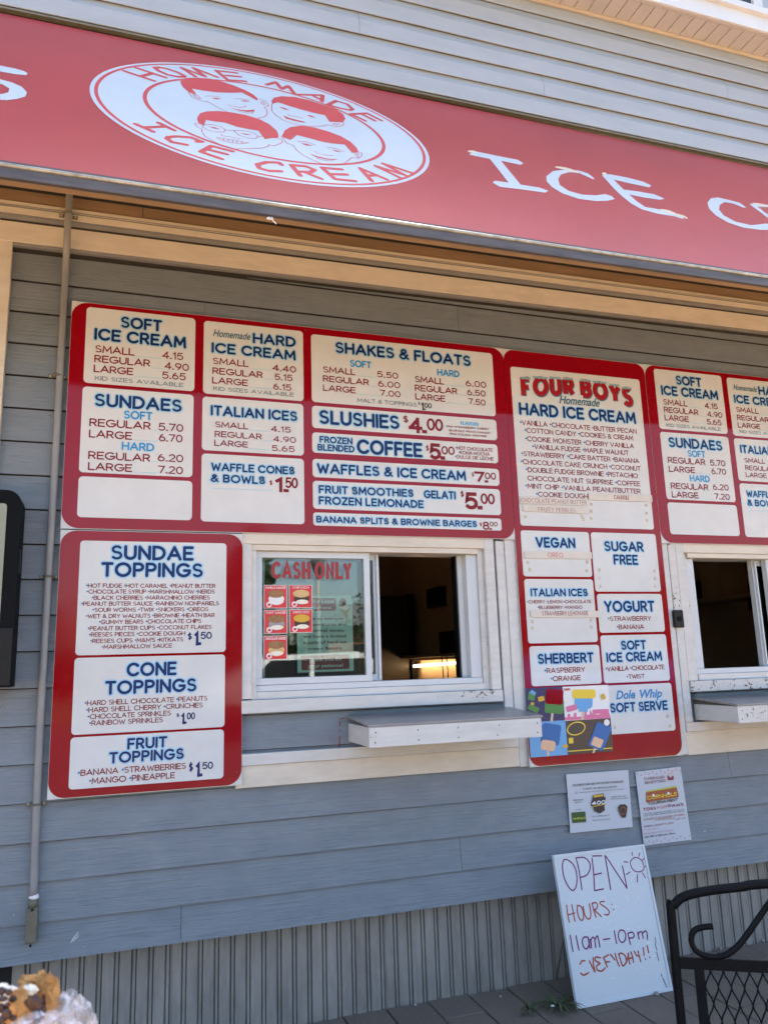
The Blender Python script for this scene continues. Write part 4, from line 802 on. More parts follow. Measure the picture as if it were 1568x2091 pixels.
panel(tb, WALL, fB.quad((265, 968), (1338, 948), (1330, 1465), (238, 1518)), [H(fB, 'CONE', (632, 1100), (990, 1098), 100), H(fB, 'TOPPINGS', (478, 1230), (1132, 1215), 100)]
      + [T(fB, t_, a, b, 37, w=.115) for t_, a, b in (('*HARD SHELL CHOCOLATE *PEANUTS', (335, 1310), (1210, 1277)), ('*HARD SHELL CHERRY *CRUNCHIES', (345, 1357), (1177, 1328)), ('*CHOCOLATE SPRINKLES', (355, 1405), (950, 1385)), ('*RAINBOW SPRINKLES', (367, 1452), (893, 1432)))]+PR(fB, ((988, 1393), (1010, 1393)), 28, '1.', (1020, 1443), (1060, 1443), 78, '00', (1062, 1410), (1122, 1408), 50, 'navy', .22))
panel(tb, WALL, fB.quad((237, 1537), (1328, 1482), (1323, 1830), (218, 1910)), [H(fB, 'FRUIT', (638, 1622), (922, 1612), 82), H(fB, 'TOPPINGS', (507, 1722), (1042, 1695), 82)]
      + [T(fB, t_, a, b, 45, w=.12) for t_, a, b in (('*BANANA *STRAWBERRIES', (285, 1810), (1057, 1765)), ('*MANGO *PINEAPPLE', (365, 1868), (977, 1832)))]+PR(fB, ((1075, 1782), (1108, 1780)), 65, '1.', (1122, 1820), (1174, 1818), 102, '50', (1172, 1765), (1250, 1762), 52, 'navy', .22))
bm = bmesh.new()
for x, y in ((197, 160), (1432, 160), (1418, 1785), (1315, 105)): disc(bm, WALL, *fB(x, y), .0038, .0388, 10)
bm_obj('screw_head', bm, 'screw', tb)

# flavour board
fb = board('tall red flavour board in the middle with stickers over its lower left corner', WALL, (1.488, .766, 2.188, 2.449, .045, (1, 1, 1, 1)))
c1 = panel(fb, WALL, f5.quad((710, 212), (1440, 283), (1518, 1133), (762, 1110)), [H(f5, 'HARD ICE CREAM', (758, 485), (1420, 535), 70)]
      + [T(f5, t_, a, b, 29, w=.12) for t_, a, b in (('*VANILLA *CHOCOLATE *BUTTER PECAN', (762, 545), (1422, 588)), ('*COTTON CANDY *COOKIES & CREAM', (788, 588), (1403, 627)), ('*COOKIE MONSTER *CHERRY VANILLA', (792, 638), (1407, 670)), ('*VANILLA FUDGE *MAPLE WALNUT', (832, 682), (1377, 710)), ('*STRAWBERRY *CAKE BATTER *BANANA', (770, 722), (1437, 755)), ('*CHOCOLATE CAKE CRUNCH *COCONUT', (767, 765), (1445, 800)), ('*DOUBLE FUDGE BROWNIE *PISTACHIO', (795, 812), (1430, 840)), ('CHOCOLATE NUT SURPRISE *COFFEE', (805, 860), (1443, 885)), ('*MINT CHIP *VANILLA PEANUTBUTTER', (792, 903), (1445, 928)), ('*COOKIE DOUGH', (852, 948), (1147, 958)))])
# arched title with a frosted top
u0, u1, v, c = span(f5, (768, 372), f5, (1405, 428), 118)
word = 'FOUR BOYS'; kb, kf, kd = Ink(WALL, .0399), Ink(WALL, .0405), Ink(WALL, .0394)
tot = sum((G[ch][0]+.46 if ch != ' ' else .4) for ch in word)-.46; x = 0
for ch in word:
    if ch == ' ': x += .4; continue
    for st in G[ch][1]:
        pts = []
        for a, b in st:
            uu = (x+a)/tot; up = .026*(1-(2*uu-1)**2)-.013; pts.append((u0+.012+uu*(u1-u0-.024), v+up+.012+b*(c-.03)*(1+.12*abs(2*uu-1))))
        kb.stroke(pts, .0108, 'butt'); kd.stroke([(p[0]+.0015, p[1]-.0025) for p in pts], .0132, 'butt')
    uu = (x+G[ch][0]/2)/tot; up = .026*(1-(2*uu-1)**2)-.013; w_ = (G[ch][0]*.5+.12)/tot*(u1-u0); tz = v+up+.012+(c-.03)*(1+.12*abs(2*uu-1)); cu_ = u0+.012+uu*(u1-u0-.024)
    tp = [(cu_-w_+2*w_*i/10, tz+.0085+.0015*math.sin(i*2.1+x)) for i in range(11)]; bt = [(cu_+w_-2*w_*i/12, tz+.002-(.005 if i % 2 else 0)-.002*math.sin(i*1.7+x*3)) for i in range(13)]
    kf.poly(tp+bt); x += G[ch][0]+.46
kd.build('title_shadow', 'script', c1); kb.build('title_lettering', 'titlered', c1); kf.build('frost_lettering', 'ice', c1)
u0, u1, v, c = span(f5, (985, 428), f5, (1213, 430), 50); font_text('script_lettering', 'Homemade', WALL, .0408, u0, u1, v, c*.95, 'script', c1, .016, .35)
panel(fb, WALL, fC.quad((205, 100), (740, 117), (765, 465), (228, 462)), [H(fC, 'VEGAN', (325, 238), (635, 240), 82)])
panel(fb, WALL, fC.quad((755, 115), (1262, 132), (1303, 582), (790, 578)), [H(fC, 'SUGAR', (862, 265), (1170, 270), 80), H(fC, 'FREE', (935, 370), (1127, 372), 80)])
panel(fb, WALL, fC.quad((232, 482), (770, 485), (810, 975), (265, 985)), [H(fC, 'ITALIAN ICES', (285, 618), (732, 618), 62), T(fC, '*CHERRY *LEMON *CHOCOLATE', (255, 672), (758, 674), 27, w=.12), T(fC, '*BLUEBERRY *MANGO', (338, 718), (687, 716), 27, w=.12)])
panel(fb, WALL, fC.quad((798, 598), (1308, 600), (1335, 893), (828, 903)), [H(fC, 'YOGURT', (862, 742), (1257, 740), 90), T(fC, '*STRAWBERRY', (888, 812), (1228, 808), 38), T(fC, '*BANANA', (958, 877), (1172, 873), 38)])
panel(fb, WALL, fC.quad((270, 1008), (818, 997), (840, 1298), (293, 1322)), [H(fC, 'SHERBERT', (340, 1145), (778, 1138), 82), T(fC, '*RASPBERRY', (390, 1218), (710, 1212), 42), T(fC, '*ORANGE', (440, 1282), (675, 1275), 42)])
panel(fb, WALL, fC.quad((828, 925), (1340, 912), (1375, 1275), (858, 1297)), [H(fC, 'SOFT', (992, 1038), (1188, 1032), 74), H(fC, 'ICE CREAM', (878, 1132), (1313, 1122), 76), T(fC, '*VANILLA *CHOCOLATE', (868, 1203), (1330, 1190), 38), T(fC, '*TWIST', (1035, 1263), (1175, 1260), 36)])
c8 = panel(fb, WALL, fC.quad((862, 1312), (1385, 1298), (1415, 1665), (892, 1700)), [H(fC, 'SOFT SERVE', (905, 1525), (1357, 1508), 76)])
for txt, a, b in (('Dole', (950, 1420), (1103, 1415)), ('Whip', (1140, 1412), (1312, 1405))):
    u0, u1, v, c = span(fC, a, fC, b, 68); font_text('subheading_lettering', txt, WALL, .0399, u0, u1, v, c, 'blue', c8, .03, .28)
bm = bmesh.new()
for x, y in ((175, 200), (1295, 210)): disc(bm, WALL, *fC(x, y), .0034, .0388, 10)
for x, y in ((1352, 157),): pass
bm_obj('screw_head', bm, 'screw', fb)
def pads(fr, pts):
    for x, y in pts:
        u, v = fr(x, y); w, h = rnd.uniform(.0045, .006), rnd.uniform(.0055, .0075); a = rnd.uniform(-.0006, .0006)
        Slab('tape_pad', WALL, [(u-w, v-h+a), (u+w, v-h), (u+w-a, v+h), (u-w, v+h+a)], .0391, .0402, 'velcro', fb)
pads(f5, [(1165, 990), (1165, 1030), (1165, 1070), (1475, 995), (1478, 1040), (1480, 1080), (790, 1060), (1120, 1075), (1110, 1058)])
pads(fC, [(262, 355), (277, 410), (725, 350), (723, 415), (822, 412), (822, 475), (828, 540), (1253, 420), (1258, 480), (1257, 540), (297, 865), (297, 815), (755, 805), (757, 858), (1355, 1555), (1372, 1632), (940, 1640)])
def label_strip(fr, tl, tr, br, bl, txt, a, b, cap, label, key='crimson', w=.11):
    q = fr.quad(tl, tr, br, bl); sl = (fr(*tr)[1]-fr(*tl)[1])*.5
    o = Slab('label_strip', WALL, [(q[0], q[1]-sl), (q[2], q[1]+sl), (q[2], q[3]+sl), (q[0], q[3]-sl)], .0412, .0440, 'strip'); tag(o, label, 'label')
    k = Ink(WALL, .0441); u0, u1, v, c = span(fr, a, fr, b, cap); k.text(txt, u0, u1, v, c, w/2, .3, 'butt'); k.build('lettering', key, o); return o
label_strip(f5, (760, 947), (1140, 962), (1140, 1000), (760, 985), 'CHOCOLATE PEANUT BUTTER', (765, 978), (1135, 995), 24, 'plastic strip lettered chocolate peanut butter on the flavour board', w=.085)
label_strip(f5, (775, 992), (1150, 1010), (1152, 1048), (777, 1028), 'FRUITY PEBBLES', (862, 1030), (1073, 1040), 24, 'plastic strip lettered fruity pebbles on the flavour board', w=.085)
label_strip(f5, (1147, 928), (1505, 940), (1507, 978), (1147, 965), 'CANNOLI', (1290, 962), (1373, 966), 24, 'plastic strip lettered cannoli on the flavour board', w=.13)
label_strip(fC, (232, 267), (755, 273), (760, 325), (232, 322), 'OREO', (415, 315), (533, 315), 38, 'plastic strip with a handwritten red word under vegan', 'bright', .1)
label_strip(fC, (278, 730), (812, 732), (812, 785), (280, 780), 'STRAWBERRY LEMONADE', (367, 768), (730, 768), 34, 'plastic strip lettered strawberry lemonade under italian ices', w=.12)

# ice pop stickers: plain stand-ins
fs = Fr(1040, 1380, 7.127)
def sticker(q, bgm, label, n=.0412):
    o = Slab('sticker', WALL, [(q[0], q[1]), (q[2], q[1]), (q[2], q[3]), (q[0], q[3])], .0400, n, bgm); return tag(o, label, 'sticker')
def shape(o, items, n=.0414):
    for i, (nm, mat, pts) in enumerate(items):
        k = Ink(WALL, n+.0004*i); k.poly(fs.many(pts)); k.build(nm, mat, o)
def pop(cx, cy_, w, h, ang=0, r=.3):
    out = []
    for (sx, sy, a0) in ((1, 1, 0), (-1, 1, 90), (-1, -1, 180), (1, -1, 270)):
        for i in range(5):
            t = R(a0+22.5*i); rr_ = min(w, h)*r; x = sx*(w-rr_)+rr_*math.cos(t); y = sy*(h-rr_)+rr_*math.sin(t); c, s_ = math.cos(R(ang)), math.sin(R(ang)); out.append((cx+x*c-y*s_, cy_+x*s_+y*c))
    return out
s1 = sticker(fs.quad((150, 175), (690, 160), (725, 645), (180, 660)), 'indigo', 'dark sticker of a red and green ice pop on the flavour board'); 
shape(s1, [('pop_stick', 'stick', [(530, 520), (560, 520), (548, 655), (512, 655)]), ('pop_body', 'leafprint', pop(570, 440, 135, 100, 5)), ('pop_top', 'red', pop(572, 300, 125, 110, 4)), ('leaf_shape', 'leafprint', pop(270, 470, 80, 40, 25)), ('leaf_shape', 'gold', pop(380, 330, 45, 35, -15)), ('leaf_shape', 'leafprint', pop(240, 290, 50, 60, 10)), ('leaf_shape', 'skyblue', pop(260, 240, 40, 25, 35)), ('leaf_shape', 'gold', pop(250, 400, 25, 20, 5))])
s2_ = sticker(fs.quad((690, 158), (1345, 130), (1385, 610), (722, 645)), 'wht', 'white and pink sticker of a yellow and blue ice pop on the flavour board', .0408)
shape(s2_, [('pink_band', 'hotpink', [(722, 640), (720, 600), (760, 590), (762, 550), (800, 545), (802, 590), (850, 585), (852, 535), (890, 530), (892, 590), (1000, 580), (1002, 500), (1035, 498), (1037, 560), (1080, 555), (1082, 480), (1110, 540), (1200, 560), (1250, 540), (1360, 530), (1383, 608)]), ('pop_stick', 'stick', [(965, 505), (1000, 505), (992, 628), (958, 630)]), ('pop_body', 'skyblue', pop(990, 355, 130, 120, 0, .5)), ('pop_top', 'yellow', pop(995, 260, 170, 65, 0, .6)), ('pop_body', 'skyblue', pop(985, 480, 65, 35)), ('badge', 'hotpink', pop(815, 465, 75, 40, -15)), ('badge', 'hotpink', pop(1235, 510, 115, 30, -3)), ('badge', 'gold', pop(1270, 300, 28, 40, -20))])
k = Ink(WALL, .0424); u0, u1, v, c = span(fs, (707, 213), fs, (805, 210), 32); k.text('CHERRY', u0, u1, v, c, .1, .22, 'butt'); k.build('lettering', 'bright', s2_)
s3 = sticker(fs.quad((395, 655), (730, 640), (765, 1138), (222, 1172)), 'skyblue', 'light blue sticker of a blue ice pop beside the shelf corner')
q3 = fs.quad((205, 668), (730, 640), (765, 1138), (222, 1172))
for v_, c_ in zip(s3.data.vertices, [None]*99): 
    if v_.co.x < fs(400, 900)[0]: v_.co.x = q3[0]
shape(s3, [('pop_stick', 'stick', [(465, 1080), (500, 1080), (495, 1150), (458, 1155)]), ('pop_body', 'cobalt', pop(520, 840, 135, 150, 8)), ('pop_body', 'cobalt', pop(440, 760, 50, 60)), ('pop_face', 'peach', pop(480, 1000, 105, 75, 8, .6)), ('badge', 'gold', pop(725, 1010, 38, 22, -5))])
s4 = sticker(fs.quad((730, 648), (1382, 608), (1418, 1082), (762, 1135)), 'charcoal', 'charcoal sticker of a blue ice pop with a plain yellow oval', .0410)
ov = [(885+138*math.cos(2*math.pi*i/28)*.97-0*1, 757+98*math.sin(2*math.pi*i/28)-22*math.cos(2*math.pi*i/28)) for i in range(28)]; ov2 = [(885+(x-885)*.88, 757+(y-757)*.84) for x, y in ov]
shape(s4, [('yellow_oval', 'yellow', ov), ('oval_inside', 'charcoal', ov2), ('yellow_bar', 'yellow', [(762, 1078), (1400, 1030), (1402, 1044), (764, 1092)]), ('pop_stick', 'stick', [(1150, 1020), (1175, 1030), (1140, 1110), (1112, 1108)]), ('pop_body', 'cobalt', pop(1225, 870, 115, 185, 22, .25)), ('pop_face', 'peach', pop(1185, 955, 75, 65, 22, .3)), ('badge', 'yellow', pop(805, 930, 33, 40, -4, .1)), ('white_dot', 'wht', pop(1320, 670, 40, 46, 0, 1.0))])

# ---- on the window glass
GL = Plane((0, .0070, 0), (1, 0, 0), (0, 0, 1), (0, -1, 0)); BK = Plane((0, .0145, 0), (1, 0, 0), (0, 0, 1), (0, -1, 0))
g5 = Fr(520, 1120, 6.0308, GL); g6 = Fr(520, 1120, 6.0308, BK)
k = Ink(GL, .0004); u0, u1, v, c = span(g5, (212, 362), g5, (1192, 380), 205)
x = 0; word = 'CASH ONLY'; tot = 0
k.text(word, u0, u1, v, c, .08, .52, 'butt'); kd = Ink(GL, .0002); kd.text(word, u0-.002, u1+.002, v-.002, c+.004, .10, .52, 'butt')
cash = kd.build('window_lettering', 'maroon'); tag(cash, 'red cash only lettering stuck across the top of the sliding glass', 'lettering'); k.build('lettering_face', 'titlered', cash)
cards = (('VANILLA SAUCER', (112, 452), (395, 450), (398, 735), (116, 738), 'cookieflat', 'wht', 'red card with a vanilla ice cream sandwich, top left on the glass'), ('CHIPWICH', (422, 450), (706, 450), (709, 732), (426, 732), 'cookielight', 'choc', 'red card with a chocolate chip sandwich, top right of the cards on the glass'), ('TWIST SAUCER', (114, 758), (400, 757), (402, 1048), (117, 1050), 'cookieflat', 'grey', 'red card with a twist ice cream sandwich, middle left on the glass'), ('CHOCO TACO', (430, 752), (709, 752), (712, 1036), (433, 1038), 'gold', 'choc', 'red card with a folded taco ice cream, right of the twist card'), ('CHOCOLATE SAUCER', (112, 1076), (398, 1075), (401, 1368), (115, 1370), 'cookieflat', 'cookielight', 'red card with a chocolate ice cream sandwich, lowest card on the glass'))
for txt, tl, tr, br, bl, top_, fil, lb in cards:
    q = g5.quad(tl, tr, br, bl); o = Slab('product_card', GL, [(q[0], q[1]), (q[2], q[1]), (q[2], q[3]), (q[0], q[3])], .0003, .0022, 'wht'); tag(o, lb, 'card')
    e = .0016; W_, H_ = q[2]-q[0], q[3]-q[1]; k = Ink(GL, .0024); k.poly([(q[0]+e, q[1]+e), (q[2]-e, q[1]+e), (q[2]-e, q[3]-e), (q[0]+e, q[3]-e)]); k.build('card_face', 'cardred', o)
    k = Ink(GL, .0028); k.text(txt, q[0]+W_*(.07 if len(txt) > 10 else .14), q[2]-W_*(.06 if len(txt) > 10 else .14), q[3]-H_*.165, H_*.10, .08, .24, 'butt'); k.build('lettering', 'wht', o)
    cx, cz = q[0]+W_*.52, q[1]+H_*.56
    def blob(cx, cz, ru, rv, amp, f, n=30, ph=0): return [(cx+ru*math.cos(2*math.pi*i/n)*(1+amp*math.sin(f*i+ph)), cz+rv*math.sin(2*math.pi*i/n)*(1+amp*math.cos(f*1.3*i+ph))) for i in range(n)]
    k = Ink(GL, .0026); k.poly(blob(cx+W_*.02, cz-H_*.17, W_*.34, H_*.25, .04, 2.3)); k.build('printed_filling', fil, o)
    k = Ink(GL, .0029); k.poly(blob(cx+W_*.04, cz-H_*.30, W_*.27, H_*.10, .05, 3.1)); k.build('printed_filling', 'cream_ice' if fil != 'wht' else 'wht', o)
    k = Ink(GL, .0032); k.poly(blob(cx, cz+H_*.06, W_*.36, H_*.17, .02, 5)); k.build('printed_cookie', top_, o)
    k = Ink(GL, .0036); k.poly(blob(q[0]+W_*.22, q[1]+H_*.16, W_*.12, H_*.12, 0, 1, 16)); k.build('printed_badge', 'wht', o)
    k = Ink(GL, .0038); k.poly(blob(q[0]+W_*.22, q[1]+H_*.15, W_*.07, H_*.06, .2, 2, 12)); k.build('printed_badge', 'cardred', o)
q = g6.quad((525, 590), (1195, 575), (1225, 1518), (525, 1520)); no = Slab('paper_notice', BK, [(q[0], q[1]), (q[2], q[1]), (q[2], q[3]), (q[0], q[3])], .0, .0005, 'teal'); tag(no, 'pale green notice to loyal customers taped behind the sliding glass', 'notice')
for tl, br in (((545, 612), (1003, 765)), ((575, 1320), (1168, 1482))):
    a, b = g6(*tl), g6(*br); k = Ink(BK, .0007); k.poly(rr(a[0], b[1], b[0], a[1], .006, 4)); k.build('printed_box', 'maroon', no)
for txt, a, b, cap, mt in (('To Our Loyal', (575, 668), (972, 670), 42, 'lightink'), ('Customers:', (600, 745), (948, 745), 42, 'lightink'), ('Due to extreme', (632, 878), (1092, 880), 38, 'black'), ('temperatures and', (600, 950), (1128, 952), 38, 'black'), ('electrical issues,', (628, 1025), (1105, 1025), 38, 'black'), ('we have a limited', (603, 1098), (1128, 1098), 38, 'black'), ('supply of hard ice', (600, 1170), (1130, 1170), 38, 'black'), ('cream flavors.', (655, 1248), (1080, 1245), 38, 'black'), ('Thank you for', (657, 1385), (1085, 1383), 42, 'lightink'), ('your patience!', (655, 1462), (1090, 1460), 42, 'lightink')):
    u0, u1, v, c = span(g6, a, g6, b, cap); font_text('lettering', txt, BK, .0010, u0, u1, v, c, mt, no, .02)
a = g6(1080, 760); k = Ink(BK, .0009); k.poly(g6.many([(1060, 745), (1158, 735), (1138, 890)])); k.build('printed_cone', 'cone', no); k = Ink(BK, .0011); k.poly(g6.many([(1055, 720), (1060, 680), (1100, 660), (1145, 690), (1160, 740), (1120, 765), (1070, 755)])); k.build('printed_scoop', 'wht', no); k = Ink(BK, .0013); k.poly(g6.many([(1038, 680), (1040, 635), (1075, 612), (1115, 618), (1130, 650), (1115, 700), (1070, 722), (1045, 710)])); k.build('printed_scoop', 'maroon', no)

# ---- fundraiser notices
PP = Plane((0, -.0185, 0), (1, 0, 0), (0, 0, 1), (0, -1, 0))
def paper(corners, label, wv=.003):
    bm = bmesh.new(); n, m = 10, 10; (a, b, c, d) = [Vector((*p, 0)) for p in corners]; vs = []
    for j in range(m+1):
        for i in range(n+1):
            s_, t_ = i/n, j/m; p = (a*(1-s_)+b*s_)*(1-t_)+(d*(1-s_)+c*s_)*t_
            vs.append(bm.verts.new(PP.p(p.x, p.y, wv*.4*math.sin(s_*5+t_*3)+wv*.4*math.cos(t_*4)*s_)))
    for j in range(m):
        for i in range(n): bm.faces.new((vs[j*(n+1)+i], vs[(j+1)*(n+1)+i], vs[(j+1)*(n+1)+i+1], vs[j*(n+1)+i+1]))
    bmesh.ops.recalc_face_normals(bm, faces=bm.faces[:]); o = bm_obj('paper_notice', bm, 'paper', None, True)
    return tag(o, label, 'notice')
P1 = Fr(1150, 1570, 10.453, PP); P2 = Fr(1290, 1560, 12.06, PP)
n1 = paper([P1(*p) for p in ((55, 118), (1378, 22), (1475, 1240), (145, 1375))], 'landscape white notice for a watch party under the flavour board')
n2 = paper([P2(*p) for p in ((75, 195), (1190, 65), (1462, 1865), (288, 2015))], 'portrait white notice for a cornhole tournament under the flavour board')
def lines(fr, par, rows, n=.0036):
    for txt, a, b, cap, mt, w in rows:
        k = Ink(PP, n); A_, B_ = fr(*a), fr(*b); c = fr(a[0], a[1]-cap)[1]-A_[1]; sl = (B_[1]-A_[1])/(B_[0]-A_[0]); k.text(txt, A_[0], B_[0], A_[1], c, w/2, .26, 'butt')
        k.V = [v+Vector((0, 0, (v.x-A_[0])*sl)) for v in k.V]; k.build('lettering', mt, par)
def shp(fr, par, items, n=.0033):
    for i, (nm, mt, pts) in enumerate(items): k = Ink(PP, n+.0001*i); k.poly(fr.many(pts)); k.build(nm, mt, par)
lines(P1, n1, [('2024 BRICKYARD 400 WATCH PARTY FUNDRAISER', (185, 372), (1272, 288), 46, 'black', .14), ('TO BENEFIT THE FARMINGDALE FIRE DEPT.', (395, 445), (1140, 392), 34, 'black', .14), ('TELL YOUR SERVER, 10% OF YOUR FOOD BILL WILL BE DONATED TO THE FIRE DEPT', (232, 522), (1285, 438), 22, 'black', .13), ('GREEN FLAG', (190, 682), (415, 668), 30, 'black', .16), ('2:30 PM', (222, 730), (370, 718), 26, 'black', .16), ('SUNDAY JULY 21ST', (1005, 612), (1325, 588), 28, 'black', .16), ('1:00 PM UNTIL RACE END', (988, 655), (1362, 628), 24, 'black', .16), ('HOSTED BY', (220, 885), (370, 875), 22, 'black', .12), ('PICK A DRIVER CONTEST', (600, 1028), (980, 1000), 26, 'black', .14), ('CASH ON 50 AND MORE', (610, 1112), (982, 1082), 26, 'black', .14)])
shp(P1, n1, [('printed_badge', 'forest', [(158, 930), (455, 905), (478, 1128), (182, 1155)]), ('printed_badge', 'black', [(610, 560), (845, 518), (850, 600), (885, 590), (880, 745), (860, 780), (872, 880), (765, 950), (640, 890), (632, 810), (600, 812), (575, 740), (612, 640)]), ('printed_badge', 'gold', [(628, 565), (832, 535), (835, 580), (630, 612)]), ('printed_badge', 'gold', [(598, 795), (885, 742), (886, 758), (600, 812)]), ('printed_badge', 'black', [(1150, 820), (1190, 762), (1300, 750), (1352, 800), (1345, 900), (1315, 1035), (1235, 1040), (1175, 920)])])
k = Ink(PP, .0040); k.stroke(P1.many([(1258+62*math.cos(i*.4), 890+75*math.sin(i*.4)) for i in range(17)]), .0016, 'butt'); k.build('printed_ring', 'rust', n1)
k = Ink(PP, .0040); a, b = P1(590, 775), P1(880, 740); k.text('400', a[0], b[0], a[1], .0145, .11, .2, 'butt', .15); k.build('lettering', 'wht', n1)
a, b = P1(190, 1085), P1(460, 1060); font_text('lettering', "Mulligan's", PP, .0040, a[0], b[0], a[1], .008, 'olive', n1, .02, .2)
lines(P2, n2, [('FUNDRAISER', (290, 400), (785, 352), 68, 'plum', .14), ('BENEFITTING', (300, 495), (812, 440), 66, 'plum', .14), ('TOURNAMENT', (378, 1015), (1112, 905), 68, 'black', .22), ('TOSS', (262, 1158), (570, 1118), 78, 'plum', .22), ('FOR', (602, 1112), (842, 1078), 72, 'pink', .16), ('PAWS', (878, 1072), (1255, 1025), 76, 'plum', .22), ('CORN HOLE TOURNAMENT WITH PRIZES, SILENT AUCTION,', (265, 1250), (1265, 1128), 32, 'black', .13), ('MUSIC, FOOD, DRINKS, ADOPTABLE PETS AND MORE FUN!', (275, 1292), (1270, 1172), 32, 'black', .13), ("WOODY'S ROADSIDE TAVERN,", (268, 1392), (1288, 1262), 50, 'rust', .16), ('FARMINGDALE', (545, 1400), (1030, 1345), 44, 'rust', .14), ('SIGN UP!', (1052, 1378), (1300, 1342), 34, 'black', .16), ('SUNDAY, AUGUST 4, 2024', (275, 1560), (1003, 1465), 44, 'plum', .18), ('11AM-2PM', (280, 1640), (605, 1605), 38, 'pink', .13), ('REGISTRATION 10:30AM', (288, 1738), (1010, 1645), 42, 'pink', .13), ('$50 PER (2 PERSON) TEAM', (298, 1820), (1045, 1722), 42, 'black', .18)])
shp(P2, n2, [('printed_picture', 'rust', [(330, 690), (1080, 565), (1135, 800), (335, 942)]), ('printed_picture', 'rust', [(350, 935), (1130, 805), (1130, 815), (350, 945)]), ('printed_grass', 'olive', [(345, 690)]+[(345+735*i/36, 690-125*i/36-(45 if i % 2 else 8)) for i in range(37)]+[(1082, 570)]), ('printed_logo', 'plum', [(848, 290), (880, 282), (935, 350), (985, 280), (1005, 300), (1012, 385), (870, 400), (865, 320)]), ('printed_logo', 'peach', [(860, 240), (925, 205), (1005, 240), (1000, 262), (925, 228), (872, 258)])])
k = Ink(PP, .0042); a, b = P2(355, 880), P2(1085, 775); k.text('CORNHOLE', a[0], b[0], a[1], .0145, .09, .2, 'butt'); k.V = [v+Vector((0, 0, (v.x-a[0])*(b[1]-a[1])/(b[0]-a[0]))) for v in k.V]; k.build('lettering', 'yellow', n2)
for x, y in ((507, 768), (872, 722)): k = Ink(PP, .0048); disc_ = [(x+32*math.cos(i*.5), y+36*math.sin(i*.5)) for i in range(12)]; k.poly(P2.many(disc_)); k.build('printed_hole', 'wht', n2)
kp = Ink(PP, .0034)
for x, y in ((118, 235), (212, 272), (303, 215), (403, 240), (488, 193), (587, 230), (683, 168), (790, 205), (878, 148), (985, 172), (1068, 130), (1165, 165), (403, 1900), (500, 1925), (597, 1870), (697, 1902), (790, 1837), (903, 1873), (990, 1812), (1083, 1838), (1177, 1785), (1287, 1818), (1395, 1760), (315, 1960)): kp.poly(P2.many([(x+15*math.cos(i), y+18*math.sin(i)) for i in range(6)]))
kp.build('printed_paw', 'pink', n2)

# ---- whiteboard
bL, bR = onZ(*Fr(1100, 1720, 3.35).px(260, 1140), .0), onZ(*Fr(1100, 1720, 3.35).px(908, 1010), .0); bR.y = bL.y
upv = Vector((0, .092, .470)); WBN = Vector((1, 0, 0)).cross(upv).normalized()
WB = Plane(bL, (1, 0, 0), upv.normalized(), WBN)
wb = thing('whiteboard', 'aluminium framed whiteboard with handwritten opening hours standing on the pavers', 'whiteboard', bL)
wW, wH = bR.x-bL.x, .478
Slab('board_face', WB, [(.004, .004), (wW-.004, .004), (wW-.004, wH-.004), (.004, wH-.004)], -.008, 0, 'wboard', wb)
for q in ((0, 0, wW, .0085), (0, wH-.0085, wW, wH), (0, .0086, .0085, wH-.0086), (wW-.0085, .0086, wW, wH-.0086)): Slab('frame_rail', WB, [(q[0], q[1]), (q[2], q[1]), (q[2], q[3]), (q[0], q[3])], -.011, .004, 'vinylframe', wb)
for u in (.06, wW-.06): Tube('support_leg', [WB.p(u, .36, -.0115), Vector((bL.x+u, bL.y+.235, .004))], .004, 'zinc', wb, 6)
fw_ = Fr(1140, 1720, 5.8077, WB)
def scribble(name, sts, hw, mat):
    k = Ink(WB, .0006)
    for st in sts:
        q = fw_.many(st)
        if len(q) > 2: q = [(p.x, p.y) for p in smooth_path([(a, b, 0) for a, b in q], 4)]
        k.stroke(q, hw*1.35, 'round')
    k.build(name, mat, wb, wb)
def st_(*segs): return segs
scribble('marker_word', [[(62, 205), (45, 270), (55, 380), (90, 480), (150, 565), (190, 555), (215, 480), (210, 350), (170, 260), (110, 210), (62, 205)], [(205, 185), (240, 330), (275, 560)], [(205, 185), (300, 180), (365, 240), (370, 320), (330, 390), (262, 415)], [(395, 190), (415, 380), (425, 572)], [(402, 162), (510, 160)], [(420, 385), (508, 365)], [(425, 572), (530, 553)], [(548, 155), (580, 340), (615, 560)], [(560, 165), (680, 350), (810, 545)], [(755, 280), (780, 400), (810, 545)]], .0017, 'purple')
scribble('marker_sun', [[(895, 180), (850, 230), (870, 310), (930, 350), (995, 335), (1010, 290), (985, 220), (940, 185), (895, 180)], [(868, 118), (872, 155)], [(958, 128), (948, 168)], [(1015, 192), (990, 210)], [(1045, 285), (1022, 287)], [(775, 230), (818, 235)], [(802, 382), (842, 352)], [(932, 380), (930, 470)], [(992, 362), (1027, 420)]], .0014, 'purple')
scribble('marker_word', [[(95, 745), (105, 840), (125, 945)], [(155, 740), (175, 840), (192, 935)], [(110, 860), (190, 838)], [(220, 750), (222, 830), (245, 900), (275, 925), (295, 890), (285, 800), (255, 755), (220, 750)], [(290, 760), (310, 860), (350, 910), (380, 880), (375, 790), (362, 730)], [(395, 725), (415, 800), (440, 885)], [(395, 725), (440, 715), (460, 750), (445, 790), (415, 800)], [(420, 800), (505, 880)], [(540, 702), (500, 705), (495, 730), (560, 775), (598, 820), (585, 860), (545, 855)], [(628, 735), (630, 738)], [(648, 795), (651, 798)]], .0017, 'orange')
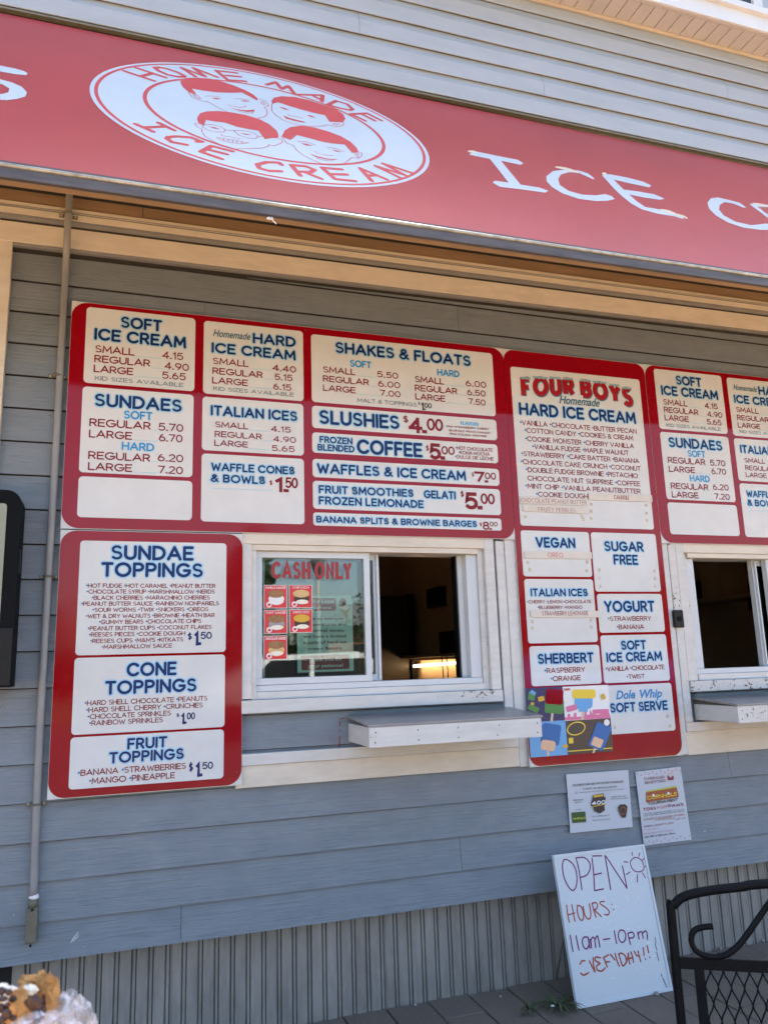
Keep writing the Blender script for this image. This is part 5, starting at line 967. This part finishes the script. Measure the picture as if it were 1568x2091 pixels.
scribble('marker_word', [[(137, 1105), (152, 1200), (170, 1293)], [(205, 1108), (222, 1190), (240, 1278)], [(345, 1125), (300, 1125), (280, 1170), (295, 1240), (335, 1262), (360, 1200), (348, 1125), (368, 1255)], [(372, 1150), (388, 1250), (382, 1160), (405, 1125), (425, 1150), (438, 1245)], [(430, 1150), (455, 1110), (470, 1140), (487, 1240)], [(530, 1152), (603, 1142)], [(660, 1052), (672, 1130), (688, 1200)], [(735, 1040), (710, 1070), (712, 1140), (745, 1185), (780, 1170), (795, 1110), (775, 1050), (735, 1040)], [(820, 1080), (835, 1150), (850, 1210)], [(820, 1080), (870, 1065), (895, 1100), (880, 1130), (840, 1135)], [(935, 1065), (952, 1145), (945, 1085), (975, 1058), (990, 1080), (1000, 1135)], [(992, 1080), (1025, 1050), (1045, 1070), (1052, 1150)]], .0017, 'purple')
scribble('marker_word', [[(310, 1405), (275, 1408), (255, 1445)], [(262, 1550), (295, 1575), (352, 1548)], [(365, 1408), (400, 1480), (430, 1535), (412, 1450), (410, 1370)], [(495, 1370), (445, 1360), (432, 1400), (490, 1435), (450, 1465), (460, 1515), (510, 1525), (548, 1490)], [(530, 1370), (555, 1420), (575, 1478)], [(535, 1365), (590, 1335)], [(550, 1420), (602, 1415)], [(615, 1330), (665, 1395)], [(668, 1320), (690, 1400), (718, 1468)], [(710, 1325), (735, 1400), (760, 1465), (800, 1420), (790, 1350), (745, 1315), (710, 1325)], [(800, 1430), (818, 1370), (825, 1315), (830, 1380), (842, 1440)], [(812, 1385), (880, 1365)], [(855, 1300), (872, 1350), (885, 1420)], [(895, 1290), (920, 1340), (945, 1345)], [(940, 1290), (955, 1350), (972, 1415)], [(1000, 1250), (1012, 1340)], [(1047, 1225), (1065, 1308)], [(1025, 1382), (1028, 1384)], [(1075, 1362), (1078, 1364)]], .0019, 'orange')
scribble('marker_smudge', [[(1140, 1128), (1150, 1180), (1145, 1215), (1165, 1275)], [(1215, 1565), (1225, 1590)], [(1160, 1300), (1185, 1400)], [(1235, 1610), (1280, 1720)]], .0013, 'slate')
k = Ink(WB, .0003)
for i in range(60):
    u, v = rnd.uniform(.03, wW-.05), rnd.uniform(.02, wH-.04); a = rnd.uniform(0, 6.28); l = rnd.uniform(.005, .03); b = a+rnd.uniform(-.8, .8)
    k.stroke([(u, v), (u+l*.5*math.cos(a), v+l*.5*math.sin(a)), (u+l*.5*math.cos(a)+l*.5*math.cos(b), v+l*.5*math.sin(a)+l*.5*math.sin(b))], rnd.uniform(.0004, .0016), 'round')
k.build('wiped_smear', 'smear', wb, wb)

# ---- conduit pipe
cx = lambda py, px_: onY(px_, py, -.025).x
pt = [(onY(143, 385, -.094).x, -.094, 3.1), (onY(141, 430, -.094).x, -.094, 2.79), (onY(139, 462, -.090).x, -.090, 2.72), (onY(137, 500, -.075).x, -.072, 2.66), (onY(134, 560, -.032).x, -.030, 2.56)]+[(onY(*p, -.026).x, -.026, onY(*p, -.026).z) for p in ((128, 680), (115, 920), (100, 1170), (85, 1440), (76, 1640), (69, 1835))]
cd = thing('conduit_pipe', 'grey painted conduit pipe running down the wall beside the menu boards', 'pipe', (-.226, -.026, .6))
Tube('pipe', smooth_path(pt, 5), .0118, 'pipe', cd, 14)
zt_ = onY(69, 1840, -.03); zb_ = onY(64, 1925, -.03); xx = (zt_.x+zb_.x)/2
bm = bmesh.new(); tube(bm, [(xx, -.027, zt_.z+.006), (xx, -.027, zt_.z-.018)], .0145, 14); bmesh.ops.recalc_face_normals(bm, faces=bm.faces[:]); bm_obj('fitting_collar', bm, 'fitting', cd, True)
bm = bmesh.new(); box(bm, xx-.0165, xx+.0165, -.048, -.0105, zb_.z, zt_.z-.016, .006); bmesh.ops.recalc_face_normals(bm, faces=bm.faces[:]); bm_obj('fitting_body', bm, 'fitting', cd)
Box('fitting_cover', xx-.0145, xx+.0145, -.0505, -.0482, zb_.z+.006, zt_.z-.024, 'fitting', cd, .0008)
for z in (zt_.z-.019, zb_.z-.002): bm = bmesh.new(); bmesh.ops.create_uvsphere(bm, u_segments=10, v_segments=6, radius=.0042, matrix=Matrix.Translation((xx, -.0515, z))); bm_obj('screw', bm, 'device', cd, True)
Tube('sealant', [(xx, -.027, zt_.z+.0065), (xx+.001, -.027, zt_.z+.012), (xx, -.027, zt_.z+.017)], [.0143, .0148, .0125], 'litter', cd, 12)
for px_, py, Y in ((140, 436, -.094), (100, 1177, -.026), (74, 1642, -.026), (118, 767, -.026)):
    c = onY(px_, py, Y); bm = bmesh.new()
    tube(bm, [(c.x+.0138*math.cos(R(a)), Y-.0138*math.sin(R(a)), c.z) for a in range(0, 181, 15)], .0035, 6)
    base = -.0705 if Y < -.05 else -.0125
    for sx in (-1, 1): box(bm, c.x+sx*.0135 if sx > 0 else c.x-.030, c.x+.030 if sx > 0 else c.x-.0135, base-.004, base, c.z-.006, c.z+.006, .0008)
    bmesh.ops.recalc_face_normals(bm, faces=bm.faces[:]); st = bm_obj('pipe_clamp', bm, 'fitting', cd, False)
    for sx in (-1, 1):
        b2 = bmesh.new(); bmesh.ops.create_uvsphere(b2, u_segments=10, v_segments=6, radius=.0042, matrix=Matrix.Translation((c.x+sx*.0225, base-.0045, c.z))); o = sub('screw', b2, 'zinc', st, True)

# ---- door bell button
q0, q1 = onY(*Fr(1340, 1080, 4.545).px(140, 755), -.03), onY(*Fr(1340, 1080, 4.545).px(240, 917), -.03)
bell = thing('door_bell', 'black rectangular bell button on the white board beside the right window', 'door bell', ((q0.x+q1.x)/2, -.03, q1.z))
Slab('bell_body', WALL, rr(q0.x, q1.z, q1.x-.001, q0.z, .006, 4), .0303, .044, 'device', bell)
bm = bmesh.new(); cxx, czz = (q0.x+q1.x)/2, (q0.z+q1.z)/2; tube(bm, [(cxx, -.0441, czz), (cxx, -.0465, czz)], .011, 20); bmesh.ops.recalc_face_normals(bm, faces=bm.faces[:]); bm_obj('button', bm, 'box_black', bell)

# ---- black cabinet cut by the left edge
bx = onY(45, 1030, -.15).x; bt_, bb = onY(20, 1003, -.15).z, onY(25, 1403, -.15).z
bp = thing('display_cabinet', 'black framed display cabinet with rounded corners cut off by the left edge', 'cabinet', (bx-.3, -.1, bb))
PB = Plane((0, -.15, 0), (1, 0, 0), (0, 0, 1), (0, -1, 0))
Slab('housing', PB, rr(bx-.62, bb, bx, bt_+.004, .045, 8, (0, 0, 1, 1)), -.10, 0, 'box_black', bp)
sx1 = onY(15, 1040, -.15).x; Slab('screen', PB, rr(bx-.575, onY(3, 1240, -.15).z-.12, sx1, onY(8, 1028, -.15).z, .01, 4), .0005, .002, 'screen', bp)
Box('side_latch', bx-.004, bx+.005, -.14, -.12, onY(36, 1170, -.14).z, onY(36, 1120, -.14).z, 'device', bp, .001)
Box('lower_cover', bx-.60, bx-.002, -.154, -.1502, bb+.004, onY(20, 1282, -.15).z, 'device', bp, .002)
Box('wall_bracket', bx-.45, bx-.2, -.0495, -.010, bb+.2, bb+.4, 'device', bp)

# ---- paint scrapes and marks with their own shape
def marks(name, label, mat, sts, par=None, n=.0125):
    k = Ink(WALL, n)
    for st, hw in sts: k.stroke(st, hw, 'round')
    return k

for i in range(46):
    c = Vector((rnd.uniform(.5, 2.4), -rnd.random()**1.6*.5-.0, .002)); rr0 = rnd.uniform(.0012, .004)
    if i == 0: kl = bmesh.new()
    m4 = Matrix.Translation(c) @ Matrix.Rotation(rnd.uniform(0, 6), 4, 'Z') @ Matrix.Diagonal((rnd.uniform(.6, 1.8), 1, rnd.uniform(.3, .8), 1))
    bmesh.ops.create_icosphere(kl, subdivisions=1, radius=rr0, matrix=m4)
o = bm_obj('grit', kl, 'pebble'); o['kind'] = 'stuff'
pm_ = Fr(470, 1070, 2.6133)
rp = Ink(Plane((0, -.0160, 0), (1, 0, 0), (0, 0, 1), (0, -1, 0)), 0)
for a, b, w in (((578, 1040), (602, 1034), .0012), ((580, 1052), (579, 1075), .0014), ((579, 1100), (578, 1108), .001), ((578, 1130), (577, 1160), .0013), ((577, 1165), (575, 1185), .002)): rp.stroke(Fr(470, 1070, 2.6133).many([a, b]), w)
tag(rp.build('red_paint_drip', 'red'), 'broken line of dried red paint on the blue patch left of the serving shelf', 'paint mark')
wp = Ink(Plane((0, -.0130, 0), (1, 0, 0), (0, 0, 1), (0, -1, 0)), 0)
for dx, dz in ((0, 0), (.006, .006), (.010, .011), (.004, -.004), (.012, .003), (-.003, -.006)):
    p = onY(150, 1917, -.013); wp.stroke([(p.x+dx-.003, p.z+dz-.003), (p.x+dx, p.z+dz), (p.x+dx+.003, p.z+dz+.005)], .0011)
tag(wp.build('white_paint_scrape', 'smear'), 'small white scrape on the lowest clapboard right of the pipe end', 'paint mark')

# ---- patio bench
BO = Vector((1.25, -1.1, 0)); BD = Vector((.853, -.522, 0)).normalized(); BN = Vector((BD.y, -BD.x, 0)).normalized()
if BN.y > 0: BN = -BN
BP = Plane(BO, BD, (0, 0, 1), BN)
fb_ = Fr(1100, 1720, 3.35, BP)
bn = thing('patio_bench', 'black tubular metal patio bench with scrolls and a diamond mesh back', 'bench', BO)
def P3(pts): return [BP.p(*fb_(*p)) for p in pts]
endz = 0.0
rail = smooth_path([BP.p(fb_(945, 1100)[0]-.002, .02), BP.p(fb_(935, 1243)[0], .2)]+P3([(920, 1000), (912, 800), (907, 600), (905, 500), (925, 430), (975, 380), (1060, 350), (1200, 325), (1380, 305), (1568, 283)]), 6)
q = P3([(1568, 283)])[0]; u_, v_ = fb_(1568, 283)
W2 = 1.06; mid = W2/2
crest = [BP.p(mid, v_+.028), BP.p(W2-u_, v_)]; 
half = P3([(905, 500), (925, 430), (975, 380), (1060, 350), (1200, 325), (1380, 305), (1568, 283)])
uvh = [fb_(*p) for p in [(905, 500), (925, 430), (975, 380), (1060, 350), (1200, 325), (1380, 305), (1568, 283)]]
u00 = uvh[0][0]; full = [(u00+.001, .0), (u00, .25)]+uvh+[(mid, uvh[-1][1]+.018)]+[(2*mid-a, b) for a, b in uvh[::-1]]+[(2*mid-u00, .25), (2*mid-u00, 0)]
Tube('back_frame', smooth_path([BP.p(*p) for p in full], 5), .0105, 'black_paint', bn, 12)
sc = [(1187, 572), (1130, 577), (1075, 592), (1045, 625), (1042, 680), (1070, 735), (1130, 772), (1210, 782), (1290, 760), (1360, 705), (1420, 630), (1490, 530), (1568, 420)]
uvs = [fb_(*p) for p in sc]; uvs.append((uvs[-1][0]+.03, uvs[-1][1]+.035))
for mir in (0, 1): Tube('scroll', smooth_path([BP.p(2*mid-a if mir else a, b, .002) for a, b in uvs], 5), .0068, 'black_paint', bn, 10)
v1 = fb_(960, 785)[1]; v2 = fb_(960, 862)[1]
Slab('cross_bar', BP, [(u00+.008, v2), (2*mid-u00-.008, v2), (2*mid-u00-.008, v1), (u00+.008, v1)], -.003, .003, 'black_paint', bn)
Slab('cross_bar', BP, [(u00+.008, .10), (2*mid-u00-.008, .10), (2*mid-u00-.008, .125), (u00+.008, .125)], -.003, .003, 'black_paint', bn)
ua, ub = fb_(1062, 900)[0], fb_(1130, 900)[0]
for (xa, xb) in ((ua, ub), (2*mid-ub, 2*mid-ua)): Slab('upright_bar', BP, [(xa, .126), (xb, .126), (xb, v2-.0005), (xa, v2-.0005)], -.0025, .0025, 'black_paint', bn)
bm = bmesh.new(); dw = (fb_(1278, 900)[0]-fb_(1190, 900)[0]); rows = 9; dh = (v2-.126)/(rows/2)
nx = int((2*mid-2*ub)/dw)
for i in range(nx):
    for sgn in (0, 1):
        pts = []
        for j in range(rows*4+1):
            t = j/4; tri = abs((t % 2)-1); tri_ = min(1, max(0, (tri-.12)/.76)); pts.append(BP.p(ub+dw*(i+tri_*.5 if sgn == 0 else i+1-tri_*.5), v2-t*dh/2, .0006*(1 if sgn else -1)))
        # two families of waves that meet and cross
        tube(bm, [p+BD*(0 if sgn == 0 else 0) for p in pts], .0019, 5, False)
bmesh.ops.recalc_face_normals(bm, faces=bm.faces[:]); bm_obj('diamond_mesh', bm, 'black_paint', bn, True)
# seat and front legs, towards the viewer's right
for s_ in (0, 1):
    uu = u00 if not s_ else 2*mid-u00
    Tube('front_leg', smooth_path([BP.p(uu, .0, .42), BP.p(uu, .2, .43), BP.p(uu, .25, .40), BP.p(uu, .255, .2), BP.p(uu, .25, .01)], 4), .0105, 'black_paint', bn, 10)
bm = bmesh.new()
for i in range(30): tube(bm, [BP.p(u00+.01+(2*mid-2*u00-.02)*i/29, .255, .02), BP.p(u00+.01+(2*mid-2*u00-.02)*i/29, .255, .41)], .003, 5)
bm_obj('seat_grid', bm, 'black_paint', bn)

# ---- weed and litter
def weed(cx, cz, n, r, label):
    w = thing('weed', label, 'weed', (cx, cz, 0))
    for i in range(n):
        a = rnd.uniform(0, 6.283); l = r*rnd.uniform(.5, 1); h = rnd.uniform(.006, .03); d = Vector((math.cos(a), math.sin(a), 0)); s_ = Vector((-d.y, d.x, 0)); bm = bmesh.new(); wd = rnd.uniform(.004, .008); k = 6; L_, R_ = [], []
        for j in range(k+1):
            t = j/k; c = Vector((cx, cz, .003))+d*l*t+Vector((0, 0, h*math.sin(t*2.6)+.002)); ww = wd*math.sin(math.pi*min(1, t*.93+.05))*(1 if j % 2 else .75); L_.append(bm.verts.new(c+s_*ww+Vector((0, 0, .002)))); R_.append(bm.verts.new(c-s_*ww+Vector((0, 0, .002))))
        for j in range(k): bm.faces.new((L_[j], L_[j+1], R_[j+1], R_[j]))
        bm_obj('leaf', bm, 'leaf', w, True)
c1_ = onZ(1138, 2058); weed(c1_.x, c1_.y, 26, .10, 'small ragged green weed in the paver joint left of the whiteboard'); c2_ = onZ(1080, 2070); weed(c2_.x, c2_.y, 10, .06, 'tiny sprig of weed at the bottom edge left of the larger weed')
p = onZ(1128, 2054, .02); tag(Box('paper_scrap', p.x-.006, p.x+.006, p.y-.003, p.y+.004, .018, .022, 'litter', None, .001), 'tiny white scrap lying on the weed', 'litter')
for (px_, py, r, lb) in ((1022, 2035, .006, 'dark pebble on the pavers left of the weed'), (1470, 1937, .007, 'small grey pebble by the skirting behind the bench'), (1557, 1921, .007, 'small grey pebble at the right edge by the skirting'), (848, 2052, .006, 'dry brown leaf bit at the foot of the skirting'), (1340, 2030, .009, 'tan pebble under the lower right corner of the whiteboard')):
    c = onZ(px_, py, r*.5); bm = bmesh.new(); bmesh.ops.create_icosphere(bm, subdivisions=2, radius=r, matrix=Matrix.Translation(c))
    for v in bm.verts: v.co = c+(v.co-c)*(1+.35*noise.noise(v.co*180)); v.co.z = max(.0, v.co.z)
    tag(bm_obj('pebble', bm, 'pebble', None, True), lb, 'pebble')

# ---- the snack held up at the lower left: cookie ice cream sandwich in film
def at_d(px_, py, d): r_ = ray(px_, py); return CAM+r_*(d/r_.dot(fw))
DS = .58
sw = thing('ice_cream_sandwich', 'bitten chocolate chip cookie ice cream sandwich in clear film close to the viewer', 'snack', at_d(60, 2091, DS))
def lump(name, items, mat, amp=.16, f=90, parent=sw, seed=0, sub_=4):
    """merged lumps: (px, py, depth, radius in px, squash)"""
    out = []
    for (px_, py, dd, rp, sq) in items:
        c = at_d(px_, py, DS+dd); r_ = rp/F_PX*(DS+dd); bm = bmesh.new(); bmesh.ops.create_icosphere(bm, subdivisions=sub_, radius=1)
        for v in bm.verts:
            n_ = v.co.normalized(); k_ = 1+amp*(noise.noise(n_*2.2+Vector((px_*.1, py*.1, seed)))*1.3+.5*noise.noise(n_*6+Vector((seed, px_, 0)))+.25*noise.noise(n_*15+Vector((seed, px_, 0))))
            w_ = n_*k_*r_; v.co = c+RT*w_.x*sq[0]+UP*w_.z*sq[1]+fw*w_.y*sq[2]
        out.append(bm_obj(name, bm, mat, parent, True))
    return out
lump('cookie', [(92, 2052, .0, 40, (.80, 1.45, .5))], 'cookie', .22, seed=3, sub_=5)
lump('cookie', [(45, 2062, -.012, 34, (.95, 1.35, .6))], 'cookie', .22, seed=9, sub_=5)
lump('cookie', [(66, 2006, .006, 17, (1.5, .8, .7))], 'cookie', .35, seed=5)
lump('cookie', [(100, 2010, -.002, 16, (.85, 1.2, .7))], 'cookie', .35, seed=15)
lump('ice_cream_filling', [(10, 2050, -.006, 34, (1.1, 1.05, .8))], 'cream_ice', .2, seed=2)
lump('ice_cream_filling', [(60, 2022, -.010, 13, (1.3, .8, .7))], 'cream_ice', .25, seed=8)
lump('chocolate_chip', [(4, 2024, -.022, 9, (1, .9, .7)), (19, 2026, -.024, 7, (1, .9, .7)), (27, 2040, -.022, 8, (.9, .9, .7)), (6, 2040, -.026, 8, (1.3, .6, .7)), (3, 2058, -.03, 10, (1, .9, .7)), (14, 2070, -.032, 10, (1, 1.1, .7)), (28, 2078, -.03, 7, (1, .9, .7)), (3, 2083, -.034, 9, (1, .9, .7)), (16, 2052, -.03, 6, (1, .9, .7))], 'choc', .3, seed=4, sub_=3)
lump('chocolate_chip', [(72, 2048, -.026, 16, (1.0, 1.0, .5)), (84, 2064, -.024, 13, (.8, 1.3, .5)), (58, 2046, -.026, 8, (1, .8, .6)), (91, 2042, -.020, 6, (.7, 2.0, .5)), (76, 2082, -.024, 9, (1, .8, .5))], 'choc', .35, seed=11, sub_=3)
lump('plastic_wrap', [(138, 2088, .004, 55, (.98, 1.05, .7))], 'wrap', .12, seed=6, sub_=5)
lump('plastic_wrap', [(90, 2108, -.03, 48, (1.5, .75, .7))], 'wrap', .16, seed=16, sub_=5)

# ================================================================== ACROSS THE STREET (seen in the glass and the glossy boards)
def tree(x, y, h, w, seed):
    r_ = random.Random(seed); t = thing('street_tree', 'leafy tree number of many across the street', 'tree', (x, y, 0)); bm = bmesh.new(); tube(bm, smooth_path([(x, y, -.1), (x+.1, y, h*.3), (x-.05, y+.1, h*.6), (x, y, h*.9)], 3), [.16]*3+[.12]*3+[.08]*3+[.03], 7); bm_obj('trunk', bm, 'bark', t)
    V, F = [], []
    for i in range(2600):
        a, b, c = r_.gauss(0, 1), r_.gauss(0, 1), r_.gauss(0, 1); l = math.sqrt(a*a+b*b+c*c); q_ = r_.random()**.4; p_ = Vector((a/l*w*q_, b/l*w*q_, c/l*h*.36*q_)); p_ *= 1+.5*noise.noise(p_*.8+Vector((seed, 0, 0))); p_ += Vector((x, y, h*.62)); s_ = r_.uniform(.05, .13)
        e1 = Vector((r_.uniform(-1, 1), r_.uniform(-1, 1), r_.uniform(-1, 1))).normalized()*s_; e2 = e1.orthogonal().normalized()*s_*.6; k_ = len(V); V += [p_-e1, p_+e2, p_+e1, p_-e2]; F.append((k_, k_+1, k_+2, k_+3))
    me = bpy.data.meshes.new('crown'); me.from_pydata([tuple(v) for v in V], [], F); me_obj('crown', me, 'tree', t); return t
TL = ('tall spreading tree across the street, leftmost in the window reflection', 'low round tree across the street behind the white car', 'medium tree across the street beside the brick house', 'bushy tree across the street right of the lamp post', 'far right tree across the street', 'slim tree across the street at the far left')
for i, (x, y, h, w) in enumerate(((3.6, -21, 5.6, .95), (7.5, -38, 3.2, 4.0), (10.5, -26, 5.2, 2.0), (15.5, -23, 5.0, 2.6), (22, -25, 5.2, 3), (-4, -26, 4.4, 3))):
    t = tree(x, y, h, w, i+3); t['label'] = TL[i]; t['group'] = 'trees across the street'
V, F = [], []
r_ = random.Random(5)
for i in range(9000):
    x = r_.uniform(-40, 60); p_ = Vector((x, -36+r_.uniform(-.8, .8), r_.random()**.7*(2.5+.8*math.sin(x*.7)+.5*math.sin(x*1.9)))); e1 = Vector((r_.uniform(-1, 1), r_.uniform(-1, 1), r_.uniform(-1, 1))).normalized()*r_.uniform(.2, .42); e2 = e1.orthogonal().normalized()*.2; k_ = len(V); V += [p_-e1, p_+e2, p_+e1, p_-e2]; F.append((k_, k_+1, k_+2, k_+3))
me = bpy.data.meshes.new('far_hedge'); me.from_pydata([tuple(v) for v in V], [], F); o = me_obj('far_hedge', me, 'tree'); o['kind'] = 'stuff'
hs = thing('brick_house', 'low red brick house across the street', 'house', (13, -30, 0)); Box('wall', 8.5, 18, -34, -30, -.3, 2.9, 'brickf', hs); bm = bmesh.new()
v = [bm.verts.new(p) for p in ((8.2, -34.3, 2.9), (18.3, -34.3, 2.9), (18.3, -29.7, 2.9), (8.2, -29.7, 2.9), (8.6, -32, 4.0), (17.9, -32, 4.0))]
for f in ((0, 4, 5, 1), (3, 2, 5, 4), (0, 3, 4), (1, 5, 2), (0, 1, 2, 3)): bm.faces.new([v[i] for i in f])
bmesh.ops.recalc_face_normals(bm, faces=bm.faces[:]); bm_obj('roof', bm, 'frame', hs)
for i in range(3): Box('window', 9.6+i*2.8, 10.8+i*2.8, -29.99, -29.93, 1, 2.1, 'carglass', hs)
lp = thing('lamp_post', 'green grey street lamp across the street seen in the window glass', 'lamp', (5.0, -17.5, 0)); Tube('post', [(5.0, -17.5, -.1), (5.0, -17.5, 3.6)], .06, 'pole', lp, 10); bm = bmesh.new(); tube(bm, [(5.0, -17.5, 3.6), (5.0, -17.5, 3.9), (5.0, -17.5, 4.3), (5.0, -17.5, 4.45)], [.08, .2, .26, .05], 8); bm_obj('lantern', bm, 'pole', lp)
def car(x, y, mat, label):
    c = thing('parked_car', label, 'car', (x, y, 0)); bm = bmesh.new(); prof = [(-2.2, .25), (-2.25, .7), (-1.5, .88), (-.8, 1.38), (.9, 1.42), (1.7, .95), (2.2, .85), (2.25, .3)]
    a = [bm.verts.new((x+p[0], y-.85, p[1])) for p in prof]; b = [bm.verts.new((x+p[0], y+.85, p[1])) for p in prof]
    for i in range(len(prof)): bm.faces.new((a[i], a[(i+1) % 8], b[(i+1) % 8], b[i]))
    bm.faces.new(a[::-1]); bm.faces.new(b); bmesh.ops.bevel(bm, geom=bm.edges[:], offset=.06, segments=2, affect='EDGES'); bmesh.ops.recalc_face_normals(bm, faces=bm.faces[:]); bm_obj('body', bm, mat, c, True)
    for (wa, wb_) in ((-1.15, -.05), (.03, 1.2)):
        bm = bmesh.new(); f = [bm.verts.new((x+p[0], y+.858, p[1])) for p in ((wa, .92), (wb_, .92), (wb_-(.25 if wb_ > 1 else 0), 1.3), (wa+(.42 if wa < -1 else 0), 1.3))]; bm.faces.new(f); bm_obj('side_window', bm, 'carglass', c)
    for wx in (-1.4, 1.4):
        for s_ in (-.8, .8): bm = bmesh.new(); tube(bm, [(x+wx, y+s_-.1, .28), (x+wx, y+s_+.1, .28)], .33, 18); bmesh.ops.recalc_face_normals(bm, faces=bm.faces[:]); bm_obj('wheel', bm, 'tyre', c)
car(3.2, -11.5, 'carw', 'white parked car across the paving, reflected low in the window glass'); car(9.5, -12, 'cobalt', 'blue parked car right of the white one, seen only as a reflection')
GR = {'trim': 'white trim boards around the service windows', 'card': 'product cards stuck on the window glass', 'sticker': 'ice pop stickers on the flavour board', 'label': 'plastic label strips on the flavour board', 'pebble': 'pebbles and crumbs on the pavers', 'menu board': 'red menu boards on the wall', 'notice': 'paper notices', 'shelf': 'shelves at the windows', 'weed': 'weeds in the paver joints', 'car': 'cars parked across the street', 'box': 'boxes on the inside shelves'}
for o in list(bpy.data.objects):
    if o.parent is None and o.get('category') in GR and 'group' not in o: o['group'] = GR[o['category']]
